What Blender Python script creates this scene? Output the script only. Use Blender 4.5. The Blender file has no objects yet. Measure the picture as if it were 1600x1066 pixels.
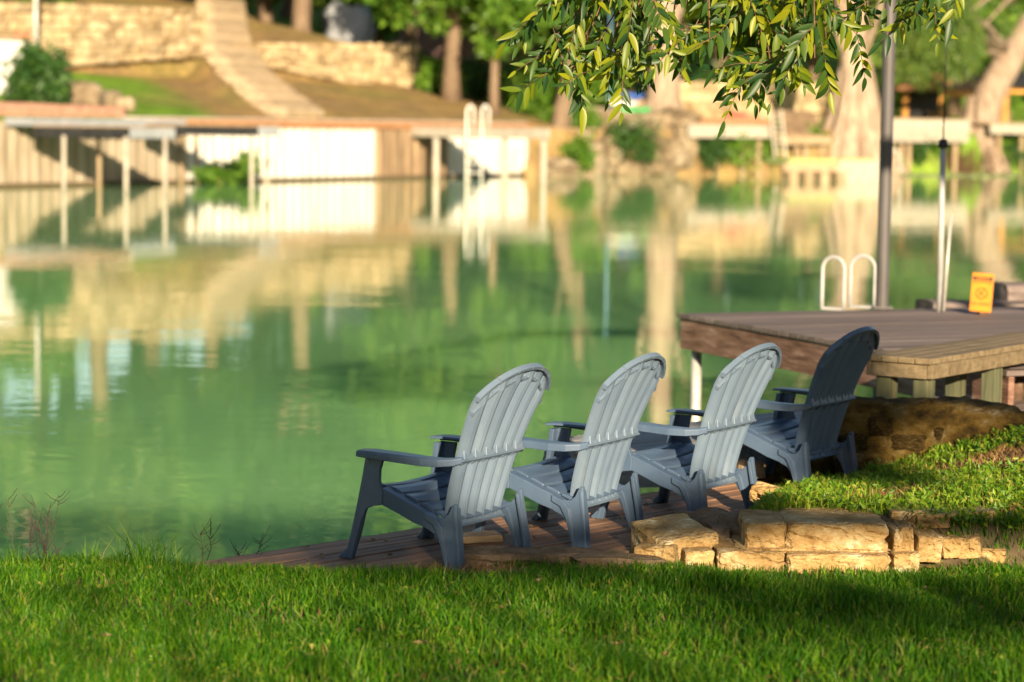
import bpy, bmesh, math, random
import numpy as np
from mathutils import Vector, Matrix, Euler

random.seed(7); rng = np.random.default_rng(7)
S = bpy.context.scene
COL = S.collection

# ------------------------------------------------------------------ camera
FPX = 3778.0; HC = 2.1
PITCH = math.atan((533 - 195) / FPX); ROLL = math.radians(.75)
_fw = np.array([0, math.cos(PITCH), -math.sin(PITCH)]); _r0 = np.array([1., 0, 0]); _u0 = np.cross(_r0, _fw)
_rt = _r0 * math.cos(ROLL) + _u0 * math.sin(ROLL); _up = _u0 * math.cos(ROLL) - _r0 * math.sin(ROLL)
CAMP = np.array([0, 0, HC])
cam = bpy.data.objects.new('camera', bpy.data.cameras.new('camera')); COL.objects.link(cam)
cam.data.sensor_width = 36; cam.data.lens = FPX / 1600 * 36
cam.data.clip_start = .1; cam.data.clip_end = 2000
cam.matrix_world = Matrix(((_rt[0], _up[0], -_fw[0], 0), (_rt[1], _up[1], -_fw[1], 0), (_rt[2], _up[2], -_fw[2], HC), (0, 0, 0, 1)))
cam.data.dof.use_dof = True; cam.data.dof.focus_distance = 12.1; cam.data.dof.aperture_fstop = 1.95
S.camera = cam

# ------------------------------------------------------------------ world, sun, exposure
SUN_TO = np.array([.17, -.96, .262]); SUN_TO = SUN_TO / np.linalg.norm(SUN_TO)
SUN_EL = math.asin(SUN_TO[2]); SUN_AZ = math.atan2(SUN_TO[0], SUN_TO[1])
wd = bpy.data.worlds.new('World'); S.world = wd; wd.use_nodes = True
nt = wd.node_tree; sky = nt.nodes.new('ShaderNodeTexSky'); sky.sky_type = 'NISHITA'; sky.sun_disc = False
sky.sun_elevation = SUN_EL; sky.sun_rotation = SUN_AZ; sky.dust_density = .6; sky.air_density = 1.0
bg = nt.nodes['Background']; bg.inputs['Strength'].default_value = .05
nt.links.new(sky.outputs[0], bg.inputs['Color'])
sl = bpy.data.lights.new('sun', 'SUN'); sl.energy = 5.0; sl.angle = math.radians(.53); sl.color = (1, .80, .54)
so = bpy.data.objects.new('sun', sl); COL.objects.link(so)
so.rotation_euler = Vector(SUN_TO).to_track_quat('Z', 'Y').to_euler()
S.view_settings.view_transform = 'Standard'; S.view_settings.look = 'None'
S.view_settings.exposure = 1.48; S.view_settings.gamma = 1
try: S.view_settings.use_curve_mapping = False
except Exception: pass
S.cycles.max_bounces = 8; S.cycles.transparent_max_bounces = 8

# ------------------------------------------------------------------ pixel helpers (place real things at real depths)
def ray(px, py): return _fw + _rt * (px - 800) / FPX - _up * (py - 533) / FPX
def atz(px, py, z):
    r = ray(px, py); return CAMP + r * ((z - HC) / r[2])
def aty(px, py, y):
    r = ray(px, py); return CAMP + r * (y / r[1])
WZ = -.45
S0 = atz(800, 275, WZ)
AL, AR = math.radians(59), math.radians(43)
def frame(a): return np.array([math.cos(a), math.sin(a), 0]), np.array([-math.sin(a), math.cos(a), 0])
UL, VL = frame(AL); UR, VR = frame(AR)
def atv(px, py, v):
    U, V = (UL, VL) if px < 840 else (UR, VR)
    r = ray(px, py); return CAMP + r * (((S0 - CAMP) @ V + v) / (r @ V))
def wof(p, px): return float((p - S0) @ (UL if px < 840 else UR))

# ------------------------------------------------------------------ node materials
MATS = {}
def newmat(name):
    m = bpy.data.materials.new(name); m.use_nodes = True; MATS[name] = m
    return m, m.node_tree, m.node_tree.nodes, m.node_tree.links, m.node_tree.nodes['Principled BSDF']
def ramp(n, stops):
    r = n.new('ShaderNodeValToRGB'); e = r.color_ramp.elements
    while len(e) < len(stops): e.new(.5)
    for i, (p, c) in enumerate(stops): e[i].position = p; e[i].color = (*c, 1)
    return r
def pm(name, stops, scale=5., rough=.8, bump=.3, bscale=None, stretch=(1, 1, 1), detail=6, vary=.15, spec=.3, coord='Object', dist=.02, metal=0, sc2=None):
    """noise-coloured surface with relief and a small per-object tone shift"""
    m, t, n, l, p = newmat(name)
    tc = n.new('ShaderNodeNewGeometry' if coord == 'Position' else 'ShaderNodeTexCoord'); mp = n.new('ShaderNodeMapping'); mp.inputs['Scale'].default_value = stretch
    oi = n.new('ShaderNodeObjectInfo'); ad = n.new('ShaderNodeVectorMath'); ad.operation = 'ADD'
    mu = n.new('ShaderNodeVectorMath'); mu.operation = 'SCALE'; mu.inputs['Scale'].default_value = 37.
    cx = n.new('ShaderNodeCombineXYZ')
    for k in range(3): l.new(oi.outputs['Random'], cx.inputs[k])
    l.new(cx.outputs[0], mu.inputs[0]); l.new(tc.outputs[coord], ad.inputs[0]); l.new(mu.outputs[0], ad.inputs[1])
    l.new(ad.outputs[0], mp.inputs['Vector'])
    nz = n.new('ShaderNodeTexNoise'); nz.inputs['Scale'].default_value = scale; nz.inputs['Detail'].default_value = detail; nz.inputs['Roughness'].default_value = .65
    l.new(mp.outputs[0], nz.inputs['Vector'])
    r = ramp(n, stops); l.new(nz.outputs['Fac'], r.inputs[0])
    out = r.outputs[0]
    hs = n.new('ShaderNodeHueSaturation'); mr = n.new('ShaderNodeMapRange'); mr.inputs['To Min'].default_value = 1 - vary; mr.inputs['To Max'].default_value = 1 + vary
    l.new(oi.outputs['Random'], mr.inputs[0]); l.new(mr.outputs[0], hs.inputs['Value']); l.new(out, hs.inputs['Color'])
    l.new(hs.outputs[0], p.inputs['Base Color'])
    p.inputs['Roughness'].default_value = rough; p.inputs['Specular IOR Level'].default_value = spec; p.inputs['Metallic'].default_value = metal
    if bump:
        n2 = n.new('ShaderNodeTexNoise'); n2.inputs['Scale'].default_value = bscale or scale * 3; n2.inputs['Detail'].default_value = 5
        l.new(mp.outputs[0], n2.inputs['Vector'])
        b = n.new('ShaderNodeBump'); b.inputs['Strength'].default_value = bump; b.inputs['Distance'].default_value = dist
        l.new(n2.outputs['Fac'], b.inputs['Height']); l.new(b.outputs[0], p.inputs['Normal'])
    return m
def leafmat(name, stops, trans=.45, rough=.45, spec=.4, tint=(1.25, 1.2, .5)):
    """thin leaves: each leaf its own tone, light passes through"""
    m, t, n, l, p = newmat(name)
    g = n.new('ShaderNodeNewGeometry'); r = ramp(n, stops); oi = n.new('ShaderNodeObjectInfo')
    ad = n.new('ShaderNodeMath'); ad.operation = 'ADD'; fr = n.new('ShaderNodeMath'); fr.operation = 'FRACT'
    l.new(g.outputs['Random Per Island'], ad.inputs[0]); l.new(oi.outputs['Random'], ad.inputs[1]); l.new(ad.outputs[0], fr.inputs[0]); l.new(fr.outputs[0], r.inputs[0])
    l.new(r.outputs[0], p.inputs['Base Color']); p.inputs['Roughness'].default_value = rough; p.inputs['Specular IOR Level'].default_value = spec
    tr = n.new('ShaderNodeBsdfTranslucent'); mx = n.new('ShaderNodeMixShader'); mx.inputs[0].default_value = trans
    mc = n.new('ShaderNodeMix'); mc.data_type = 'RGBA'; mc.blend_type = 'MULTIPLY'; mc.inputs[0].default_value = 1
    l.new(r.outputs[0], mc.inputs[6]); mc.inputs[7].default_value = (*tint, 1)
    l.new(mc.outputs[2], tr.inputs['Color'])
    l.new(p.outputs[0], mx.inputs[1]); l.new(tr.outputs[0], mx.inputs[2])
    l.new(mx.outputs[0], n['Material Output'].inputs['Surface'])
    return m
def flat(name, c, rough=.5, spec=.4, metal=0):
    return pm(name, [(.3, tuple(x * .85 for x in c)), (.7, tuple(x * 1.1 for x in c))], 8, rough, .05, vary=.03, spec=spec, metal=metal)

M_lawn = leafmat('lawn_blade', [(0, (.02, .09, .003)), (.35, (.038, .145, .004)), (.68, (.072, .20, .005)), (.93, (.16, .28, .012)), (1, (.3, .26, .08))], .45, .5, .25)
M_weed = leafmat('weed_leaf', [(0, (.05, .14, .008)), (.5, (.12, .25, .012)), (.85, (.22, .33, .02)), (1, (.34, .28, .05))], .4)
M_bank = leafmat('bank_blade', [(0, (.07, .14, .008)), (.4, (.14, .24, .012)), (.75, (.24, .33, .02)), (1, (.4, .36, .08))], .45, .5, .25)
M_dryblade = leafmat('dry_blade', [(0, (.12, .06, .025)), (.5, (.24, .13, .05)), (1, (.36, .25, .1))], .3)
M_pecan = leafmat('pecan_leaf', [(0, (.016, .055, .018)), (.35, (.045, .105, .016)), (.7, (.13, .19, .012)), (1, (.28, .30, .012))], .5, .4, .35, (1.6, 1.4, .3))
M_far1 = leafmat('far_leaf_bright', [(0, (.045, .12, .012)), (.5, (.10, .23, .02)), (1, (.2, .33, .04))], .45)
M_far2 = leafmat('far_leaf_dark', [(0, (.018, .055, .012)), (.5, (.035, .10, .02)), (1, (.07, .15, .025))], .35)
M_far3 = leafmat('far_leaf_cypress', [(0, (.05, .11, .02)), (.5, (.11, .20, .035)), (1, (.22, .30, .06))], .45)
M_soil = pm('soil', [(.3, (.05, .035, .02)), (.55, (.09, .065, .035)), (.75, (.06, .07, .02))], 9, .95, .5)
M_deck = pm('deck_wood', [(.25, (0.094, 0.049, 0.03)), (.48, (0.239, 0.129, 0.074)), (.62, (0.354, 0.204, 0.122)), (.8, (0.499, 0.33, 0.22))], 3.2, .72, .55, 7, (.35, 9, 9), 9, .28, .3, dist=.008)
M_dock = pm('dock_wood', [(.3, (.085, .065, .06)), (.55, (.17, .135, .125)), (.75, (.25, .205, .19))], 3, .8, .4, 6, (.35, 9, 9), 8, .22, .25, dist=.008)
M_fascia = pm('fascia_paint', [(.3, (0.073, 0.04, 0.029)), (.46, (0.157, 0.085, 0.06)), (.58, (0.23, 0.136, 0.103)), (.7, (0.376, 0.282, 0.243))], 4, .8, .4, 9, (1.6, .35, 5), 9, .1, .25)
M_bench = pm('bench_wood', [(.25, (0.081, 0.06, 0.037)), (.5, (0.171, 0.129, 0.074)), (.75, (0.261, 0.202, 0.126))], 3, .8, .5, 7, (.5, 8, 8), 8, .15, .25, dist=.006)
M_benchleg = pm('bench_leg_wood', [(.3, (0.045, 0.052, 0.032)), (.55, (0.09, 0.095, 0.055)), (.75, (0.18, 0.152, 0.07))], 3, .85, .5, 7, (8, 8, .6), 8, .2, .2, dist=.006)
M_grey = pm('grey_boards', [(.3, (0.144, 0.15, 0.156)), (.55, (0.264, 0.264, 0.258)), (.75, (0.36, 0.342, 0.312))], 3, .8, .35, 6, (.4, 8, 8), 7, .1, .25)
M_stone = pm('limestone', [(.26, (.13, .075, .028)), (.4, (.31, .195, .075)), (.52, (.40, .27, .12)), (.6, (.48, .36, .19)), (.68, (.7, .6, .42))], 7.5, .92, 1.0, 42, (1, 1, 1.3), 8, .16, .15, dist=.03, coord='Position')
M_flag = pm('flagstone', [(.3, (.07, .05, .03)), (.5, (.15, .105, .065)), (.75, (.24, .18, .12))], 9, .92, .8, 40, detail=8, vary=.15, spec=.15, coord='Position')
M_moss = pm('mossy_concrete', [(.3, (0.012, 0.008, 0.004)), (.42, (0.04, 0.025, 0.006)), (.53, (0.085, 0.053, 0.012)), (.61, (0.105, 0.076, 0.033)), (.68, (0.194, 0.151, 0.1))], 6.5, .95, 1.0, 20, (1, 1, 1.6), 9, .1, .12, dist=.03)
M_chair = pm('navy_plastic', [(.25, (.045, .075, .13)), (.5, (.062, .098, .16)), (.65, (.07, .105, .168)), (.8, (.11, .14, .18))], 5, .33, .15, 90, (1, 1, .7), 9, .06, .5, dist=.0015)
M_sunlit = pm('sunlit_plastic', [(.25, (0.071, 0.11, 0.165)), (.42, (0.101, 0.145, 0.21)), (.58, (0.113, 0.158, 0.222)), (.78, (0.155, 0.198, 0.255))], 5, .45, .15, 90, (1, 1, .6), 9, .08, .35, dist=.0015)  # lighter copy of the navy plastic: sun on the chair backs put into colour
M_steel = pm('galvanised', [(.3, (.3, .29, .28)), (.6, (.5, .48, .45)), (.8, (.36, .22, .14))], 4, .45, .15, vary=.05, spec=.5, metal=.3)
M_white = pm('white_paint', [(.3, (.66, .64, .6)), (.7, (.82, .81, .78))], 3, .5, .1, vary=.04)
M_whiteshade = pm('shaded_white_paint', [(.3, (.26, .26, .265)), (.7, (.4, .4, .405))], 4, .5, .1, vary=.03, spec=.5)  # white paint darkened: soft shade over the dock put into its colour
M_cream = pm('cream_timber', [(.3, (0.272, 0.239, 0.19)), (.7, (0.402, 0.37, 0.315))], 3, .7, .2, vary=.1)
M_pole = pm('pole_paint', [(.3, (.05, .045, .045)), (.6, (.085, .08, .082)), (.8, (.12, .09, .07))], 3, .5, .15, vary=.03, stretch=(1, 1, .2))
M_black = flat('black_rubber', (.015, .015, .017))
M_iron = pm('rusted_iron', [(.3, (.05, .03, .02)), (.6, (.12, .07, .045)), (.8, (.3, .25, .2))], 6, .8, .4, vary=.1)
M_bark = pm('bark', [(.3, (0.081, 0.054, 0.036)), (.55, (0.189, 0.135, 0.09)), (.75, (0.297, 0.225, 0.162))], 2.2, .95, .9, 6, (2.5, 2.5, .35), 8, .1, .15, dist=.12)
M_cypbark = pm('cypress_bark', [(.3, (.17, .12, .085)), (.55, (.33, .25, .185)), (.75, (.48, .39, .3))], 1.6, .95, .9, 5, (2.5, 2.5, .3), 8, .1, .15, dist=.12)
M_twig = pm('twig', [(.3, (.06, .035, .02)), (.7, (.16, .09, .05))], 12, .9, .3)
M_deadtwig = pm('dead_stalk', [(.3, (.03, .022, .022)), (.7, (.08, .06, .055))], 20, .9, 0)
M_pale = pm('pale_panel', [(.25, (0.306, 0.281, 0.23)), (.5, (0.476, 0.459, 0.425)), (.75, (0.561, 0.552, 0.527))], .8, .6, .1, vary=.06, stretch=(3, 3, .5))
M_dirtyshade = pm('dirty_shaded_panel', [(.25, (0.128, 0.099, 0.064)), (.5, (0.255, 0.21, 0.153)), (.75, (0.357, 0.312, 0.248))], 1.2, .8, .2, vary=.16, stretch=(3, 3, .4))  # real dirt plus the shade by the piers, both put into the panel colour
M_rustp = pm('rusty_panel', [(.25, (.07, .05, .03)), (.5, (.19, .13, .08)), (.75, (.38, .27, .17))], 1.3, .85, .3, vary=.2, stretch=(3, 3, .3))
M_brown = pm('brown_timber', [(.3, (.19, .085, .04)), (.6, (.33, .17, .085)), (.8, (.45, .26, .14))], 2, .8, .3, vary=.06, stretch=(.3, 2, 2))
M_tan = pm('tan_timber', [(.3, (0.217, 0.151, 0.087)), (.6, (0.339, 0.252, 0.159)), (.8, (0.433, 0.339, 0.239))], 2, .8, .3, vary=.1)
M_dark = pm('dark_fascia', [(.3, (.012, .012, .013)), (.7, (.03, .03, .032))], 3, .6, .1, vary=.05)
M_slate = pm('slate_paint', [(.3, (.2, .215, .24)), (.7, (.3, .315, .34))], 2, .6, .15, vary=.05)
M_wallst = pm('far_limestone', [(.22, (0.115, 0.072, 0.032)), (.42, (0.302, 0.223, 0.122)), (.6, (0.432, 0.346, 0.216)), (.8, (0.533, 0.454, 0.317))], 1.1, .92, .7, 4, detail=7, vary=.3, spec=.1, dist=.06, coord='Position')
M_step = pm('step_stone', [(.3, (.27, .205, .135)), (.6, (.36, .285, .19)), (.8, (.42, .34, .24))], 1.2, .92, .4, 5, vary=.22, spec=.1, coord='Position')
M_rock = pm('river_rock', [(.25, (0.066, 0.046, 0.027)), (.5, (0.197, 0.153, 0.098)), (.75, (0.339, 0.289, 0.218))], .9, .92, .8, 3.5, detail=8, vary=.2, spec=.1, dist=.1, coord='Position')
M_brick = pm('pink_gravel', [(.3, (.22, .11, .075)), (.6, (.42, .24, .165)), (.8, (.52, .34, .25))], 7, .95, .6, 25, vary=.05)
M_orange = flat('orange_paint', (.6, .2, .008), .45)
M_orangew = pm('orange_timber', [(.3, (.45, .2, .05)), (.7, (.68, .35, .1))], 2, .7, .2)
M_red = flat('red_plastic', (.5, .06, .05)); M_blue = flat('blue_plastic_hull', (.05, .14, .5)); M_greenp = flat('green_plastic', (.05, .4, .12))
M_skyblue = flat('light_blue_paint', (.1, .22, .33))
M_ink = flat('sign_ink', (.012, .01, .01)); M_inkred = flat('sign_red_ink', (.45, .05, .01))
M_pot = flat('terracotta', (.42, .16, .09), .8)
M_algae = pm('algae', [(.3, (.2, .26, .08)), (.7, (.36, .42, .17))], 2, .8, .2)
M_house = pm('pink_siding', [(.3, (.45, .27, .25)), (.7, (.6, .4, .37))], 2, .8, .1)
M_glass = flat('dark_glass', (.02, .03, .035), .08, .8)

# terrain: colour from an attribute blended with noise
def terrain_mat(name):
    m, t, n, l, p = newmat(name)
    at = n.new('ShaderNodeAttribute'); at.attribute_name = 'col'
    tc = n.new('ShaderNodeTexCoord'); nz = n.new('ShaderNodeTexNoise'); nz.inputs['Scale'].default_value = .9; nz.inputs['Detail'].default_value = 9; nz.inputs['Roughness'].default_value = .7
    l.new(tc.outputs['Object'], nz.inputs['Vector'])
    r = ramp(n, [(.3, (.55, .55, .5)), (.5, (.95, .95, .95)), (.72, (1.5, 1.4, 1.15))]); l.new(nz.outputs['Fac'], r.inputs[0])
    mx = n.new('ShaderNodeMix'); mx.data_type = 'RGBA'; mx.blend_type = 'MULTIPLY'; mx.inputs[0].default_value = 1
    l.new(at.outputs['Color'], mx.inputs[6]); l.new(r.outputs[0], mx.inputs[7]); l.new(mx.outputs[2], p.inputs['Base Color'])
    p.inputs['Roughness'].default_value = .95; p.inputs['Specular IOR Level'].default_value = .1
    n2 = n.new('ShaderNodeTexNoise'); n2.inputs['Scale'].default_value = 5; n2.inputs['Detail'].default_value = 6; l.new(tc.outputs['Object'], n2.inputs['Vector'])
    b = n.new('ShaderNodeBump'); b.inputs['Strength'].default_value = .7; b.inputs['Distance'].default_value = .15; l.new(n2.outputs['Fac'], b.inputs['Height']); l.new(b.outputs[0], p.inputs['Normal'])
    return m
M_terrain = terrain_mat('bank_earth')

# milky green river: turbid body under a rippled reflecting surface
m, t, n, l, p = newmat('river_water'); M_water = m
tc = n.new('ShaderNodeTexCoord')
nb = n.new('ShaderNodeTexNoise'); nb.inputs['Scale'].default_value = .12; nb.inputs['Detail'].default_value = 3; l.new(tc.outputs['Object'], nb.inputs['Vector'])
rb = ramp(n, [(.3, (.165, .375, .145)), (.7, (.205, .44, .185))]); l.new(nb.outputs['Fac'], rb.inputs[0])
p.subsurface_method = 'BURLEY'; p.inputs['Subsurface Weight'].default_value = 1; p.inputs['Subsurface Radius'].default_value = (.8, 1, .8); p.inputs['Subsurface Scale'].default_value = 2.2
l.new(rb.outputs[0], p.inputs['Base Color']); p.inputs['Roughness'].default_value = .02; p.inputs['IOR'].default_value = 1.333; p.inputs['Specular IOR Level'].default_value = .5
bumps = None
for sc, st, di in ((1.1, .055, .06), (4.5, .06, .02), (.28, .06, .10)):
    mp = n.new('ShaderNodeMapping'); mp.inputs['Rotation'].default_value = (0, 0, .35); mp.inputs['Scale'].default_value = (.45, 1.0, 1)
    l.new(tc.outputs['Object'], mp.inputs['Vector'])
    nz = n.new('ShaderNodeTexNoise'); nz.inputs['Scale'].default_value = sc; nz.inputs['Detail'].default_value = 2.5; l.new(mp.outputs[0], nz.inputs['Vector'])
    b = n.new('ShaderNodeBump'); b.inputs['Strength'].default_value = st; b.inputs['Distance'].default_value = di
    l.new(nz.outputs['Fac'], b.inputs['Height'])
    if bumps is not None: l.new(bumps.outputs[0], b.inputs['Normal'])
    bumps = b
l.new(bumps.outputs[0], p.inputs['Normal'])

# ------------------------------------------------------------------ mesh helpers
def tag(o, label=None, cat=None, group=None, kind=None):
    if label: o['label'] = label
    if cat: o['category'] = cat
    if group: o['group'] = group
    if kind: o['kind'] = kind
    return o
def thing(name, label, cat, loc=(0, 0, 0), rz=0, group=None):
    o = bpy.data.objects.new(name, None); COL.objects.link(o); o.empty_display_size = .2
    o.location = tuple(float(x) for x in loc); o.rotation_euler = (0, 0, rz)
    return tag(o, label, cat, group)
def fastmesh(name, verts, faces_list, mat, smooth=False):
    """verts Nx3; faces_list: arrays of (k,3) and/or (k,4)"""
    me = bpy.data.meshes.new(name); verts = np.asarray(verts, np.float32)
    me.vertices.add(len(verts)); me.vertices.foreach_set('co', verts.ravel())
    loops = np.concatenate([f.ravel() for f in faces_list]).astype(np.int32)
    sizes = np.concatenate([np.full(len(f), f.shape[1]) for f in faces_list]).astype(np.int32)
    starts = np.concatenate([[0], np.cumsum(sizes)[:-1]]).astype(np.int32)
    me.loops.add(len(loops)); me.loops.foreach_set('vertex_index', loops)
    me.polygons.add(len(sizes)); me.polygons.foreach_set('loop_start', starts); me.polygons.foreach_set('loop_total', sizes)
    me.polygons.foreach_set('use_smooth', np.full(len(sizes), bool(smooth)))
    me.materials.append(mat); me.update(calc_edges=True); me.validate()
    return me
def link(name, me, parent=None, loc=(0, 0, 0), rot=(0, 0, 0), scale=(1, 1, 1)):
    o = bpy.data.objects.new(name, me); COL.objects.link(o); o.parent = parent
    o.location = tuple(float(x) for x in loc); o.rotation_euler = tuple(float(x) for x in rot); o.scale = tuple(float(x) for x in scale)
    return o
class MB:
    """collects solid shapes for ONE mesh"""
    def __init__(s): s.v = []; s.f = []
    def add(s, vs, fs):
        k = len(s.v); s.v += [tuple(map(float, q)) for q in vs]; s.f += [tuple(i + k for i in f) for f in fs]; return s
    def box(s, c, size, M=None):
        hx, hy, hz = (q / 2 for q in size)
        vs = [Vector((x, y, z)) for x in (-hx, hx) for y in (-hy, hy) for z in (-hz, hz)]
        if M is not None: vs = [M @ q for q in vs]
        c = Vector([float(q) for q in c])
        return s.add([q + c for q in vs], [(0, 1, 3, 2), (4, 6, 7, 5), (0, 4, 5, 1), (2, 3, 7, 6), (0, 2, 6, 4), (1, 5, 7, 3)])
    def beam(s, a, b, w, h, up=(0, 0, 1)):
        """box from a to b, w across, h along up; a and b lie on the axis"""
        a = Vector([float(q) for q in a]); b = Vector([float(q) for q in b]); d = (b - a); L = d.length; d = d / L
        u = Vector(up); x = d.cross(u).normalized(); u = x.cross(d)
        M = Matrix((d, x, u)).transposed()
        return s.box((a + b) / 2, (L, w, h), M)
    def tube(s, path, rad, n=8, cap=True):
        path = [Vector([float(q) for q in p_]) for p_ in path]
        if not hasattr(rad, '__len__'): rad = [rad] * len(path)
        rings = []; prev = None
        for i, p_ in enumerate(path):
            d = (path[min(i + 1, len(path) - 1)] - path[max(i - 1, 0)]).normalized()
            if prev is None:
                a = Vector((0, 0, 1)) if abs(d.z) < .9 else Vector((1, 0, 0)); x = d.cross(a).normalized()
            else: x = (prev - d * prev.dot(d)).normalized()
            prev = x; y = d.cross(x)
            rings.append([p_ + (x * math.cos(2 * math.pi * k / n) + y * math.sin(2 * math.pi * k / n)) * rad[i] for k in range(n)])
        vs = [q for r in rings for q in r]; fs = []
        for i in range(len(path) - 1):
            for k in range(n):
                k2 = (k + 1) % n; fs.append((i * n + k, i * n + k2, (i + 1) * n + k2, (i + 1) * n + k))
        if cap: fs.append(tuple(range(n - 1, -1, -1))); fs.append(tuple((len(path) - 1) * n + k for k in range(n)))
        return s.add(vs, fs)
    def prism(s, outline, x0, x1, fx=None):
        """outline in (y,z), extruded in x; fx(x,y,z) bends it"""
        n = len(outline); vs = [(x, y, z) for x in (x0, x1) for y, z in outline]
        if fx: vs = [fx(*q) for q in vs]
        fs = [tuple(range(n - 1, -1, -1)), tuple(range(n, 2 * n))] + [(i, (i + 1) % n, n + (i + 1) % n, n + i) for i in range(n)]
        return s.add(vs, fs)
    def mesh(s, name, mat, smooth=False, center=None):
        me = bpy.data.meshes.new(name); vs = s.v
        if center is not None: vs = [(a - center[0], b - center[1], c - center[2]) for a, b, c in vs]
        me.from_pydata(vs, [], s.f); me.materials.append(mat)
        b = bmesh.new(); b.from_mesh(me); bmesh.ops.recalc_face_normals(b, faces=b.faces); b.to_mesh(me); b.free()
        if smooth: me.polygons.foreach_set('use_smooth', [True] * len(me.polygons))
        return me
    def build(s, name, mat, parent=None, smooth=False, bevel=0, seg=2, local=False):
        """world coordinates unless local; parent is an unrotated thing or a part of one"""
        if local: c = (0, 0, 0)
        else:
            a = np.array(s.v); c = (a.min(0) + a.max(0)) / 2
        o = link(name, s.mesh(name, mat, smooth, c), parent)
        if not local:
            off = np.array(c); q = parent
            while q is not None: off = off - np.array(q.location); q = q.parent
            o.location = tuple(float(x) for x in off)
        if bevel:
            bm = o.modifiers.new('bevel', 'BEVEL'); bm.width = bevel; bm.segments = seg; bm.limit_method = 'ANGLE'; bm.angle_limit = math.radians(35)
            if smooth: o.data.shade_smooth()
        return o
def rough_block(seed, amp=.06, cuts=2, bev=.12):
    """unit block with broken edges, shared by stones"""
    r = random.Random(seed); b = bmesh.new(); bmesh.ops.create_cube(b, size=1)
    bmesh.ops.bevel(b, geom=b.edges[:], offset=bev, segments=1, affect='EDGES')
    bmesh.ops.subdivide_edges(b, edges=[e for e in b.edges if e.calc_length() > .5], cuts=cuts, use_grid_fill=True)
    for v in b.verts: v.co += Vector([r.uniform(-amp, amp) for _ in range(3)])
    bmesh.ops.triangulate(b, faces=[f for f in b.faces if len(f.verts) > 4]); bmesh.ops.recalc_face_normals(b, faces=b.faces)
    return b
def blockmesh(name, seed, mat, amp=.06, cuts=2, bev=.12, smooth=False):
    b = rough_block(seed, amp, cuts, bev); me = bpy.data.meshes.new(name); b.to_mesh(me); b.free(); me.materials.append(mat)
    if smooth: me.polygons.foreach_set('use_smooth', [True] * len(me.polygons))
    return me
def leafcloud(centers, radii, n, size, aspect=.5, droop=0., flat_=.0, seed=1, shell=.55):
    """n folded leaves through the volume of the given ellipsoids -> verts, tri faces"""
    g = np.random.default_rng(seed); centers = np.asarray(centers, float); radii = np.asarray(radii, float)
    vol = radii.prod(1) ** (2 / 3); idx = g.choice(len(centers), n, p=vol / vol.sum())
    d = g.normal(size=(n, 3)); d /= np.linalg.norm(d, axis=1)[:, None]
    rr = shell + (1 - shell) * g.random(n) ** .7; rr *= np.where(g.random(n) < .25, g.random(n), 1)
    pos = centers[idx] + d * rr[:, None] * radii[idx] * (1 + .12 * g.normal(size=(n, 1)))
    ax = g.normal(size=(n, 3)); ax[:, 2] -= droop; ax[:, 2] *= (1 - flat_); ax /= np.linalg.norm(ax, axis=1)[:, None]
    s_ = np.cross(ax, g.normal(size=(n, 3))); s_ /= np.linalg.norm(s_, axis=1)[:, None]; nn = np.cross(ax, s_)
    L = size * (.6 + .8 * g.random(n))[:, None]; W = L * aspect
    v = np.stack([pos, pos + ax * L * .45 + s_ * W * .5 + nn * L * .06, pos + ax * L, pos + ax * L * .45 - s_ * W * .5 + nn * L * .06], 1).reshape(-1, 3)
    b = np.arange(n)[:, None] * 4
    return v, np.concatenate([b + [0, 1, 2], b + [0, 2, 3]])
def blades(pos, h, w, lean, seed=1):
    """curved grass blades at pos (Nx3) -> verts, quads, tris"""
    g = np.random.default_rng(seed); n = len(pos); a = g.random(n) * 2 * np.pi
    sd = np.stack([np.cos(a), np.sin(a), 0 * a], 1); a2 = g.random(n) * 2 * np.pi
    ld = np.stack([np.cos(a2), np.sin(a2), 0 * a2], 1) * (lean * g.random(n) * h)[:, None]
    H = h[:, None] * np.array([0, 0, 1.]); W = (w * (.6 + .8 * g.random(n)))[:, None] * sd * .5
    mid = pos + H * .55 + ld * .35; tip = pos + H * (1 - .15 * g.random(n))[:, None] + ld
    v = np.stack([pos - W, pos + W, mid + W * .8, mid - W * .8, tip], 1).reshape(-1, 3); b = np.arange(n)[:, None] * 5
    return v, b + [0, 1, 2, 3], b + [3, 2, 4]
def lerp(a, b, t): return a + (b - a) * t
def sstep(a, b, x):
    t = np.clip((x - a) / (b - a), 0, 1); return t * t * (3 - 2 * t)
def vnoise(x, y, sc, seed=0):
    """cheap smooth noise"""
    x = np.asarray(x, float) * sc + seed * 17.3; y = np.asarray(y, float) * sc + seed * 7.1
    return (np.sin(x * 1.7 + np.sin(y * 1.3) * 1.6) + np.sin(y * 2.1 + np.sin(x * .9 + 2) * 1.7) + np.sin((x + y) * 1.1 + 1.3)) / 3

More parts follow.
